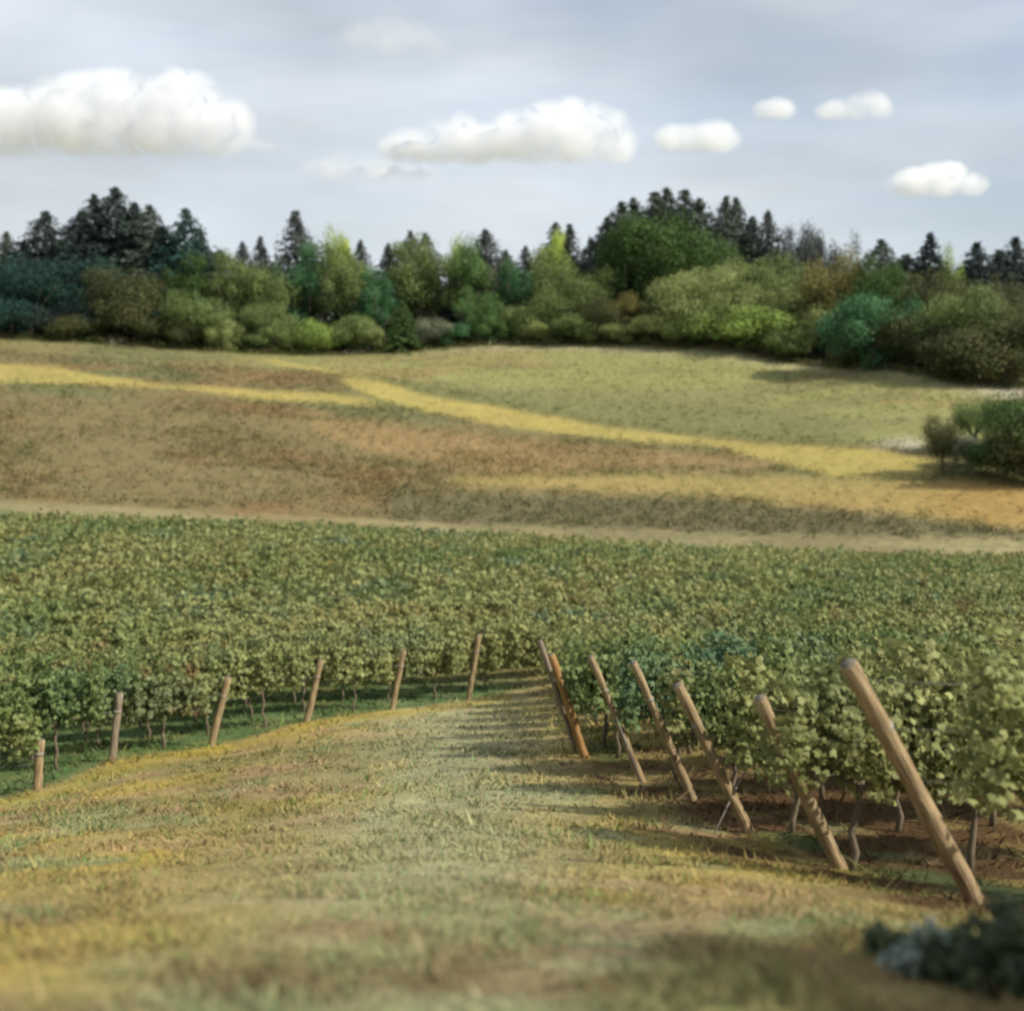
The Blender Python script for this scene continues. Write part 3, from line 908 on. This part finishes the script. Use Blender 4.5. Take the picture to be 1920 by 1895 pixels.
def tree(px, ytop, off, wpx, kind, colr, label, dabs=None, size=None):
    """a tree whose foot stands on the land `off` metres beyond the field edge (or dabs away)"""
    global TREE_N
    TREE_N += 1
    r = random.Random(900 + TREE_N)
    d = dabs if dabs else float(crest(px)) + off
    b = pt(px, d)
    H = CZ + (HZ - ytop) * d / F - b.z
    Wd = wpx / F * d * (1.0 if kind in FIRS else 1.12)
    if size: Wd, H = size
    nm = 'fir_tree' if kind in FIRS else ('shrub' if kind == 'bush' else 'broadleaf_tree')
    e = empty(nm, b - Vector((0, 0, .1)), r.uniform(0, 6.28))
    sxy = Wd / ASPECT[kind]
    e.scale = (sxy * r.uniform(.95, 1.05), sxy * r.uniform(.95, 1.05), H)
    me = r.choice(PROTO[kind])
    cr_ = add_obj('crown', me, None, e)
    cr_.material_slots[0].link = 'OBJECT'
    cr_.material_slots[0].material = TM[colr]
    add_obj('trunk', FTRUNK if kind in FIRS else r.choice(BTRUNK), None, e)
    tag(e, label, 'shrub' if kind == 'bush' else 'tree', 'firs of the wood' if kind in FIRS else ('shrubs along the field edge' if kind == 'bush' else 'broadleaf trees of the wood'))
    return e

TREES = [
 # ---- tall firs and trees at the back, from the left edge to the right
 (12, 436, 34, 60, 'fir', 'fir', 'dark fir at the left edge of the wood beside the rounded black fir'),
 (45, 452, 40, 50, 'spire', 'grey', 'small grey fir between the left edge fir and the rounded black fir'),
 (86, 398, 30, 95, 'dense', 'black', 'rounded black fir standing just left of the big dark clump'),
 (152, 398, 34, 85, 'dense', 'black', 'black fir forming the left shoulder of the big dark clump'),
 (176, 366, 40, 80, 'dense', 'black', 'black fir with pointed top, second tallest of the big dark clump'),
 (216, 354, 36, 100, 'dense', 'black', 'tallest black fir at the peak of the big dark clump'),
 (252, 382, 40, 85, 'dense', 'black', 'black fir right of the peak of the big dark clump'),
 (280, 386, 30, 80, 'fir', 'fir', 'dark fir on the right slope of the big dark clump'),
 (305, 425, 26, 70, 'dense', 'black', 'short dark fir ending the big dark clump on its right'),
 (348, 393, 24, 74, 'fir', 'teal', 'teal green pointed fir alone right of the big dark clump'),
 (376, 430, 34, 50, 'spire', 'grey', 'grey fir peeping out behind the teal green pointed fir'),
 (412, 470, 30, 90, 'dense', 'grey', 'low grey tree in the dip right of the teal green fir'),
 (455, 455, 42, 40, 'spire', 'grey', 'small grey spire, left one of two in the dip'),
 (488, 445, 42, 38, 'spire', 'grey', 'small grey spire, right one of two in the dip'),
 (554, 397, 38, 60, 'spire', 'grey', 'tall slim grey-green fir standing alone above the olive trees'),
 (632, 428, 22, 90, 'tall', 'lime', 'yellow-green tree with a bright top right of the tall slim fir'),
 (676, 452, 36, 40, 'spire', 'grey', 'small spire just right of the yellow-green topped tree'),
 (728, 458, 36, 40, 'spire', 'fir', 'small dark spire left of the twin pointed dark firs'),
 (769, 434, 30, 56, 'fir', 'fir', 'dark pointed fir, left one of the twin firs above the olive tree'),
 (797, 438, 34, 56, 'fir', 'fir', 'dark pointed fir, right one of the twin firs above the olive tree'),
 (866, 446, 26, 70, 'tall', 'lime', 'bright yellow-green tree edge showing left of the tall green tree'),
 (911, 432, 34, 60, 'spire', 'grey', 'grey fir tip rising just behind the tall green tree'),
 (948, 470, 34, 50, 'spire', 'fir', 'short dark spire between the tall green tree and the gap'),
 (985, 462, 40, 36, 'spire', 'grey', 'tiny pale grey spire in the gap left of the yellow-topped tree'),
 (1034, 432, 26, 95, 'tall', 'lime', 'yellow-topped tree in front of two close dark spires'),
 (1042, 418, 40, 44, 'spire', 'fir', 'dark spire behind the yellow-topped tree, left of its pair'),
 (1068, 422, 36, 46, 'spire', 'fir', 'dark spire behind the yellow-topped tree, right of its pair'),
 (1108, 448, 50, 40, 'spire', 'grey', 'faint grey spire in the gap left of the tall green clump'),
 (1140, 408, 40, 70, 'fir', 'grey', 'grey-green fir at the left foot of the tall green clump'),
 (1166, 380, 36, 80, 'fir', 'fir', 'dark fir on the left shoulder of the tall green clump'),
 (1188, 373, 40, 80, 'fir', 'fir', 'dark fir second from left in the tall green clump'),
 (1228, 362, 40, 90, 'fir', 'fir', 'dark fir just left of the peak of the tall green clump'),
 (1250, 354, 44, 80, 'fir', 'fir', 'dark fir forming the peak of the tall green clump'),
 (1284, 358, 44, 90, 'fir', 'fir', 'dark fir just right of the peak of the tall green clump'),
 (1312, 374, 40, 80, 'fir', 'fir', 'dark fir on the right shoulder of the tall green clump'),
 (1362, 370, 40, 66, 'fir', 'fir', 'dark ragged fir, left one of the pair right of the tall green clump'),
 (1380, 372, 46, 60, 'fir', 'fir', 'dark ragged fir, right one of the pair right of the tall green clump'),
 (1412, 408, 44, 60, 'spire', 'grey', 'grey fir between the ragged pair and the lone grey fir'),
 (1440, 398, 40, 60, 'fir', 'grey', 'lone grey fir right of the ragged pair'),
 (1495, 428, 40, 105, 'round', 'grey', 'round grey tree, left one of two domes on the skyline'),
 (1540, 418, 46, 85, 'round', 'grey', 'round grey tree, right one of two domes on the skyline'),
 (1596, 430, 50, 90, 'thin', 'grey', 'thin see-through grey tree beside the two skyline domes'),
 (1652, 450, 44, 80, 'fir', 'fir', 'dark blunt fir above the round teal bush'),
 (1700, 478, 50, 110, 'dense', 'fir', 'low dark tree between the blunt fir and the sharp spire'),
 (1745, 438, 50, 56, 'spire', 'black', 'sharp dark spire on the skyline of the right end'),
 (1782, 462, 46, 60, 'tall', 'bright', 'small yellow-green tree right of the sharp dark spire'),
 (1832, 456, 50, 80, 'fir', 'black', 'dark fir between the small yellow-green tree and the right edge'),
 (1872, 470, 54, 90, 'dense', 'black', 'blackish low fir next to the right edge fir'),
 (1904, 446, 56, 80, 'fir', 'black', 'tall blackish fir at the right edge of the wood'),
 # ---- middle layer
 (1248, 384, 24, 230, 'round', 'deep', 'big deep green tree filling the middle of the tall green clump'),
 (1175, 420, 22, 130, 'tall', 'deep', 'deep green tree leaning out on the left of the tall green clump'),
 (1340, 440, 24, 170, 'round', 'deep', 'deep green tree on the right flank of the tall green clump'),
 (200, 480, 18, 250, 'wide', 'teal', 'wide dark teal tree below the big dark clump'),
 (58, 478, 12, 165, 'round', 'teal', 'rounded dark teal tree at the left edge of the field'),
 (345, 470, 14, 95, 'tall', 'deep', 'narrow deep green tree below the teal pointed fir'),
 (232, 505, 8, 190, 'round', 'dolive', 'dome of dark olive leaves below the wide teal tree'),
 (442, 472, 16, 120, 'tall', 'olive', 'olive tree filling the dip left of the tall slim fir'),
 (506, 490, 14, 120, 'round', 'olive', 'broad olive tree left of the green tree under the slim fir'),
 (572, 452, 18, 110, 'tall', 'bluegreen', 'blue-green tree standing in front of the tall slim fir'),
 (642, 455, 14, 130, 'tall', 'olive', 'tall olive-green tree below the bright yellow-green top'),
 (704, 505, 8, 100, 'tall', 'bluegreen', 'bluish tree left of the dark cone shaped shrub'),
 (790, 446, 16, 135, 'tall', 'olive', 'full olive tree under the twin pointed dark firs'),
 (892, 444, 12, 112, 'tall', 'green', 'tall green tree reaching from field edge to skyline'),
 (962, 492, 12, 100, 'tall', 'bluegreen', 'bluish green tree right of the tall green tree'),
 (1034, 465, 16, 120, 'tall', 'olive', 'olive tree below the yellow-topped tree'),
 (1100, 500, 12, 130, 'round', 'olive', 'rounded olive tree left of the rusty tree'),
 (1450, 470, 16, 170, 'round', 'olive', 'olive tree on the slope right of the tall green clump'),
 (1548, 465, 14, 150, 'round', 'rust', 'yellow-brown tree with rusty patch below the skyline domes'),
 (1650, 480, 20, 120, 'round', 'deep', 'deep green tree behind the round teal bush'),
 (1760, 505, 20, 190, 'wide', 'dolive', 'wide dark olive tree below the sharp dark spire'),
 (1870, 520, 20, 190, 'wide', 'dolive', 'wide dark olive tree at the right edge under the firs'),
 # ---- front row at the field edge
 (20, 560, 2, 170, 'bush', 'teal', 'dark teal shrub on the field edge in the far left corner'),
 (120, 570, 3, 150, 'bush', 'black', 'blackish shrub on the field edge below the teal trees'),
 (255, 570, 3, 160, 'bush', 'dolive', 'dark olive shrub on the field edge below the olive dome'),
 (372, 548, 3, 165, 'round', 'olive', 'round olive tree with a pale lit right side on the field edge'),
 (345, 600, 0, 110, 'bush', 'dolive', 'low dark olive shrub left of the pair of pale shrubs'),
 (425, 596, 0, 90, 'bush', 'light', 'pale shrub at the foot of the round olive tree'),
 (498, 560, 4, 120, 'round', 'olive', 'olive dome shrub between the two pale field edge shrubs'),
 (520, 610, 0, 110, 'bush', 'olive', 'low olive shrub at the bottom dip of the field edge'),
 (592, 598, 0, 100, 'bush', 'bright', 'bright green shrub left of the dark cone shaped shrub'),
 (668, 590, 1, 100, 'bush', 'olive', 'olive shrub close left of the dark cone shaped shrub'),
 (754, 562, -3, 86, 'cone', 'deep', 'dark cone shaped shrub like a small fir on the field edge'),
 (812, 596, 0, 90, 'bush', 'sage', 'greyish pale shrub right of the dark cone shaped shrub'),
 (888, 548, 2, 110, 'round', 'green', 'leafy green lower tree at the foot of the tall green tree'),
 (966, 572, 1, 100, 'bush', 'olive', 'olive shrub right of the foot of the tall green tree'),
 (1040, 536, 3, 130, 'round', 'olive', 'olive tree on the hill top below the yellow-topped tree'),
 (1130, 560, 2, 110, 'round', 'dolive', 'grey-olive tree on the hill top left of the rusty tree'),
 (1190, 548, 5, 90, 'tall', 'rust', 'narrow rusty brown tree on the hill top'),
 (1230, 590, 0, 120, 'bush', 'light', 'pale yellow-green shrub right of the narrow rusty tree'),
 (1262, 512, 10, 150, 'round', 'light', 'light green tree left of the broad pale green dome'),
 (1345, 490, 8, 230, 'wide', 'light', 'broad pale green dome of a tree on the right hill'),
 (1440, 525, 8, 170, 'round', 'light', 'light green tree right of the broad pale green dome'),
 (1330, 560, 4, 110, 'bush', 'olive', 'olive shrub in the shade under the broad pale dome'),
 (1395, 574, 0, 190, 'bush', 'bright', 'bright yellow-green bush at the field edge below the pale dome'),
 (1478, 602, 0, 130, 'bush', 'olive', 'olive bush between the bright bush and the round teal bush'),
 (1548, 560, 6, 120, 'round', 'light', 'light tree behind the left side of the round teal bush'),
 (1640, 550, -4, 190, 'bush', 'bluegreen', 'big round teal green bush on the right field edge'),
 (1585, 640, -2, 90, 'bush', 'dolive', 'low dark shrub under the left side of the round teal bush'),
 (1718, 590, 2, 150, 'bush', 'dolive', 'dark shrub tucked right of the round teal bush'),
 (1800, 540, 4, 220, 'round', 'olive', 'big olive tree standing right of the round teal bush'),
 (1815, 610, -3, 190, 'bush', 'dolive', 'dark olive bush at the foot of the big olive tree'),
 (1905, 560, 2, 190, 'round', 'dolive', 'dark olive tree at the right edge of the field'),
 (925, 588, -1, 90, 'bush', 'green', 'small green bush between the tall green tree and the hill top olive tree'),
 (1085, 586, -1, 110, 'bush', 'olive', 'low olive bush below the rounded olive tree on the hill top'),
 (1010, 600, -1, 80, 'bush', 'light', 'small pale bush on the hill top under the yellow-topped tree'),
 (1165, 602, -1, 90, 'bush', 'light', 'small pale bush at the foot of the narrow rusty tree'),
 (1290, 598, -1, 100, 'bush', 'olive', 'low olive bush right of the pale shrub on the hill top'),
 (700, 608, -1, 80, 'bush', 'light', 'small pale bush touching the left foot of the cone shaped shrub'),
 (850, 604, -1, 80, 'bush', 'bluegreen', 'small blue-green bush left of the tall green tree foot'),
 (150, 590, 0, 120, 'bush', 'dolive', 'dark olive bush under the left side of the olive dome'),
 (1890, 640, -4, 150, 'bush', 'dolive', 'dark olive bush lowest on the right field edge'),
]
for a in TREES: tree(*a)
def build_undergrowth():
    """rank grass, nettles and seedlings where the field runs into the wood"""
    rng = np.random.default_rng(63)
    m = 5200
    px = rng.uniform(-260, 2180, m)
    dc = crest(px)
    off = rng.normal(1.5, 3.0, m)
    off = off + 3 * (fbm(px / 40, px * 0 + 3, 3) - .5)
    d = dc + off
    x = (px - 960) / F * d
    z = ground_z(x, d)
    hgt = rng.gamma(3, .33, m) * (0.4 + 1.3 * fbm(px / 26, px * 0 + 9, 3))
    q = 16
    P = np.repeat(np.stack([x, d, z], 1), q, 0) + np.stack([rng.normal(0, .7, m * q), rng.normal(0, .6, m * q), np.repeat(hgt, q) * rng.uniform(.02, 1, m * q)], 1)
    nr = np.stack([rng.normal(0, .7, m * q), rng.normal(-.3, .6, m * q), rng.uniform(0, 1, m * q)], 1)
    V, Fq = quads_np(P, nr, rng.uniform(.22, .5, m * q), rng)
    kinds = np.array([(.11, .14, .045), (.16, .17, .06), (.21, .18, .085), (.09, .10, .04), (.27, .235, .15)])
    pick = np.clip((fbm(px / 55 + 4, px * 0 + 21, 3) * 7 - 1 + rng.normal(0, .8, m)).astype(int), 0, 4)
    c = np.repeat(kinds[pick], q, 0) * rng.lognormal(0, .25, m * q)[:, None]
    me = mesh_np('undergrowth', V, Fq, 4, np.repeat(np.clip(c, 0, .8), 4, 0))
    tag(add_obj('undergrowth', me, BLADE), 'rank grass and seedlings where the field meets the wood', 'undergrowth', kind='stuff')
build_undergrowth()
tree(1768, 775, 0, 80, 'round', 'dolive', 'small dark olive tree on the right slope below the wood', dabs=150)
tree(1830, 742, 0, 105, 'round', 'olive', 'pale olive tree between the small dark tree and right edge', dabs=163)
tree(1822, 815, 0, 95, 'bush', 'sage', 'grey-green shrub low between the small dark tree and right edge', dabs=154)
tree(1925, 728, 0, 200, 'round', 'deep', 'dark tree cut by the right edge below the wood', dabs=143)
tree(1888, 815, 0, 150, 'bush', 'deep', 'dark shrub at the foot of the tree on the right edge', dabs=146)
tree(1945, 770, 0, 170, 'bush', 'dolive', 'dark olive bush filling the right edge below the wood', dabs=141)

tree(960 + 6.3 / 2.6 * F, 0, 0, 0, 'round', 'olive', 'small leafy tree added out of view beside the camera to shade the near right corner', dabs=2.6, size=(3.6, 4.7))  # unseen tree, added only to cast shade on the bottom right corner

def build_wood():
    """the deep wood behind: crowns too dense and far to tell apart, as one mass"""
    rng = np.random.default_rng(77)
    Vs, Fs, Cs = [], [], []; b = 0
    for i in range(300):
        px = rng.uniform(-420, 2340)
        low = i >= 150
        off = rng.uniform(7, 34) if low else rng.uniform(40, 120)
        d = float(crest(np.clip(px, -300, 2220))) + off
        base = pt(px, d)
        top = np.interp(px, [-400, 0, 150, 300, 420, 700, 1000, 1120, 1200, 1330, 1450, 1650, 1900, 2400], [470, 490, 430, 460, 492, 500, 505, 480, 425, 430, 455, 495, 490, 480]) + rng.uniform(4, 40)
        H = CZ + (HZ - top) * d / F - base.z
        kind = rng.choice(['fir', 'dense', 'round'])
        if low: kind = 'round'; H = rng.uniform(5, 10)
        me = PROTO[kind][rng.integers(0, 2)]
        n = len(me.vertices)
        co = np.empty(n * 3, np.float32); me.vertices.foreach_get('co', co); co = co.reshape(-1, 4, 3)
        cc = np.empty(n * 4, np.float32); me.color_attributes['col'].data.foreach_get('color', cc); cc = cc.reshape(-1, 4, 4)[:, :, 0]
        sel = rng.random(len(co)) < 0.45
        co, cc = co[sel], cc[sel]
        ctr = co.mean(1, keepdims=True); co = ctr + (co - ctr) * 1.35
        w = H * (rng.uniform(1.0, 1.6) if low else rng.uniform(.9, 1.3))
        V = co.reshape(-1, 3) * np.array([w, w, H]) + np.array(base)
        Vs.append(V); Fs.append(np.arange(len(V)).reshape(-1, 4) + b); b += len(V)
        Cs.append(cc.reshape(-1))
    me = mesh_np('woodland', np.concatenate(Vs), np.concatenate(Fs), 4, np.concatenate(Cs))
    tag(add_obj('woodland', me, TM['fir']), 'dark depth of the wood behind the trees of the field edge', 'woodland', kind='stuff')
build_wood()

# ------------------------------------------------------------------ weeds in the near right corner, and brambles added to darken it
DARKLEAF = leaf_material('weed_leaves_dark', (.02, .030, .012), (.06, .085, .034), .2)  # bramble leaves coloured dark to stand in for the corner's shade
PALELEAF = leaf_material('weed_leaves_pale', (.10, .13, .11), (.36, .42, .36), .2)
STEM, tS, bS = principled('weed_stem', .8, .2); bS.inputs['Base Color'].default_value = (.07, .09, .04, 1)
def weed(name, px, d, w, h, nst, leaf, mat, label, seed):
    rng = np.random.default_rng(seed)
    b = pt(px, d)
    e = empty(name, b)
    tubes, Ps, Ns = [], [], []
    for k in range(nst):
        a = rng.uniform(0, 2 * math.pi); rr = w * .5 * math.sqrt(rng.random()); hh = h * rng.uniform(.55, 1.05)
        p0 = np.array([math.cos(a) * rr * .35, math.sin(a) * rr * .35, -.05]); p2 = np.array([math.cos(a) * rr, math.sin(a) * rr, hh])
        p1 = (p0 + p2) / 2 + np.array([0, 0, .12 * h])
        tubes.append(([p0, p1, p2], [.008, .006, .003]))
        n = 26
        t = rng.uniform(.25, 1, n)[:, None]
        P = (1 - t) ** 2 * p0 + 2 * t * (1 - t) * p1 + t ** 2 * p2 + rng.normal(0, leaf * .8, (n, 3))
        Ps.append(P); Ns.append(rng.normal(0, .5, (n, 3)) + np.array([0, 0, .8]))
    P = np.concatenate(Ps); Nn = np.concatenate(Ns)
    P[:, 2] = np.maximum(P[:, 2], .02)
    V, Fq = leaves_np(P, Nn, rng.uniform(.6, 1.3, len(P)) * leaf, rng, aspect=1.25)
    add_obj('leaves', mesh_np('weed_leaves', V, Fq, 4, np.repeat(rng.random(len(P)), 8)), mat, e)
    add_obj('stems', tubes_mesh('weed_stems', tubes, 6), STEM, e)
    tag(e, label, 'weed')
weed('leafy_weed', 1738, 4.35, .24, .14, 14, .05, PALELEAF, 'pale grey-green leafy weed among dark weeds in the near right corner', 1)
weed('leafy_weed', 1830, 4.5, .14, .10, 7, .045, PALELEAF, 'smaller pale weed just right of the larger pale weed in the corner', 6)
weed('bramble', 1835, 4.15, .42, .13, 26, .045, DARKLEAF, 'dark bramble added to darken the corner in front of the two pale weeds', 2)
weed('bramble', 1915, 4.9, .5, .2, 30, .05, DARKLEAF, 'dark bramble added to darken the right edge beyond the pale weeds', 3)
weed('bramble', 1690, 4.7, .3, .08, 16, .045, DARKLEAF, 'low dark bramble added to darken the grass left of the pale weeds', 4)
weed('bramble', 1900, 3.8, .4, .16, 30, .05, DARKLEAF, 'dark bramble added to darken the bottom right corner of the grass', 5)

# ------------------------------------------------------------------ clouds: soft volumes with flat bases
CM = bpy.data.materials.new('cloud_vapour'); CM.use_nodes = True
tC = CM.node_tree; tC.nodes.clear()
oC = tC.nodes.new('ShaderNodeOutputMaterial'); vC = tC.nodes.new('ShaderNodeVolumePrincipled')
vC.inputs['Color'].default_value = (.97, .98, 1.0, 1); vC.inputs['Density'].default_value = .02; vC.inputs['Anisotropy'].default_value = 0.2
tC.links.new(vC.outputs['Volume'], oC.inputs['Volume'])
gC = tC.nodes.new('ShaderNodeNewGeometry')
nC = tC.nodes.new('ShaderNodeTexNoise'); nC.inputs['Scale'].default_value = .0066; nC.inputs['Detail'].default_value = 6; nC.inputs['Roughness'].default_value = .6
mC = tC.nodes.new('ShaderNodeMapRange'); mC.name = 'density'; mC.inputs['From Min'].default_value = .36; mC.inputs['From Max'].default_value = .60
mC.inputs['To Min'].default_value = 0; mC.inputs['To Max'].default_value = .0036
tC.links.new(gC.outputs['Position'], nC.inputs['Vector']); tC.links.new(nC.outputs['Fac'], mC.inputs['Value']); tC.links.new(mC.outputs['Result'], vC.inputs['Density'])
CT = CM.copy(); CT.name = 'cloud_vapour_thin'
CT.node_tree.nodes['density'].inputs['To Max'].default_value = .0011
def cloud(lumps, base_row, label, mat=CM, thin=0.7, seed=0):
    """lumps: (column, row of the top, half width); all stand on one condensation level"""
    d = 1100 * F / (HZ - base_row)
    zb = CZ + 1100
    k = d / F
    bm = bmesh.new()
    cx0 = sum(l[0] for l in lumps) / len(lumps)
    origin = Vector(((cx0 - 960) * k, d, zb))
    rng = random.Random(seed)
    for (c, rtop, hw) in lumps:
        H = (base_row - rtop) * k; Wx = hw * k
        for j in range(5):
            f = rng.uniform(-.55, .55) if j else 0
            s = 1 - .55 * abs(f) if j else 1
            ret = bmesh.ops.create_icosphere(bm, subdivisions=3, radius=1.0)
            sw = Wx * (0.62 if j else .9) * s; sh = H * .55 * s
            for v in ret['verts']:
                v.co = Vector((v.co.x * sw + (c - cx0) * k + f * Wx, v.co.y * sw * thin + (rng.random() * .0), v.co.z * sh + H * .45 * s))
    me = bpy.data.meshes.new('cloud'); bm.to_mesh(me); bm.free()
    o = add_obj('cloud', me, mat, None, origin)
    md = o.modifiers.new('union', 'REMESH'); md.mode = 'VOXEL'
    wid = max(l[2] for l in lumps) * 2 * k
    md.voxel_size = max(8.0, min(wid, 400) / 34)
    tx = bpy.data.textures.new('cloud_noise', 'CLOUDS'); tx.noise_scale = 95; tx.noise_depth = 4
    dm = o.modifiers.new('billow', 'DISPLACE'); dm.texture = tx; dm.strength = min(110, wid * .22); dm.mid_level = .5; dm.texture_coords = 'GLOBAL'
    sm = o.modifiers.new('soft', 'SMOOTH'); sm.iterations = 2; sm.factor = .5
    dg = bpy.context.evaluated_depsgraph_get()
    me2 = bpy.data.meshes.new_from_object(o.evaluated_get(dg))
    o.modifiers.clear(); o.data = me2; bpy.data.meshes.remove(me)
    co = np.empty(len(me2.vertices) * 3, np.float32); me2.vertices.foreach_get('co', co); co = co.reshape(-1, 3)
    z = co[:, 2]; co[:, 2] = np.where(z < 0, z * .22, z)       # flatten the underside
    me2.vertices.foreach_set('co', co.ravel()); me2.update()
    nr = np.empty(len(co) * 3, np.float32); me2.vertices.foreach_get('normal', nr); nr = nr.reshape(-1, 3)
    step = min(34.0, wid * .06)
    for q, off in enumerate((1.5, .75, 0, -.8, -1.6)):
        c2 = co + nr * np.array([1, 1, .7]) * (off * step)
        if q == 0:
            outer = c2
        else:
            m3 = me2.copy(); m3.name = 'cloud_core'
            m3.vertices.foreach_set('co', c2.astype(np.float32).ravel()); m3.update()
            add_obj('cloud_core', m3, None, o)
    me2.vertices.foreach_set('co', outer.astype(np.float32).ravel()); me2.update()
    tag(o, label, 'cloud', 'clouds in the sky')
cloud([(30, 172, 100), (150, 150, 110), (225, 140, 100), (325, 142, 95), (400, 200, 70), (-70, 165, 100)], 278, 'biggest white cloud, cut by the left edge of the sky', seed=1)
cloud([(790, 256, 75), (880, 232, 90), (990, 222, 95), (1070, 196, 85), (1130, 216, 55)], 294, 'long white cloud in the middle of the sky, thicker on its right', seed=2)
cloud([(1275, 236, 48), (1335, 230, 55)], 280, 'compact white cloud just right of the long middle cloud', seed=3)
cloud([(1440, 190, 30), (1462, 184, 34)], 221, 'small white puff, left one of the high pair on the right', seed=4, mat=CM)
cloud([(1568, 190, 40), (1624, 176, 46)], 222, 'white puff, right and wider one of the high pair', seed=5)
cloud([(1715, 322, 55), (1765, 308, 55), (1805, 328, 45)], 364, 'lowest white cloud, above the right end of the wood', seed=6)
cloud([(630, 300, 60), (710, 306, 70), (780, 316, 50)], 332, 'thin faint cloud wisp below the left end of the middle cloud', CT, seed=7)
cloud([(680, 50, 60), (745, 40, 70), (800, 60, 40)], 96, 'faint high cloud near the top middle of the sky', CT, seed=8)
cloud([(488, 262, 34)], 282, 'tiny faint puff beside the right tip of the biggest cloud', CT, seed=9)
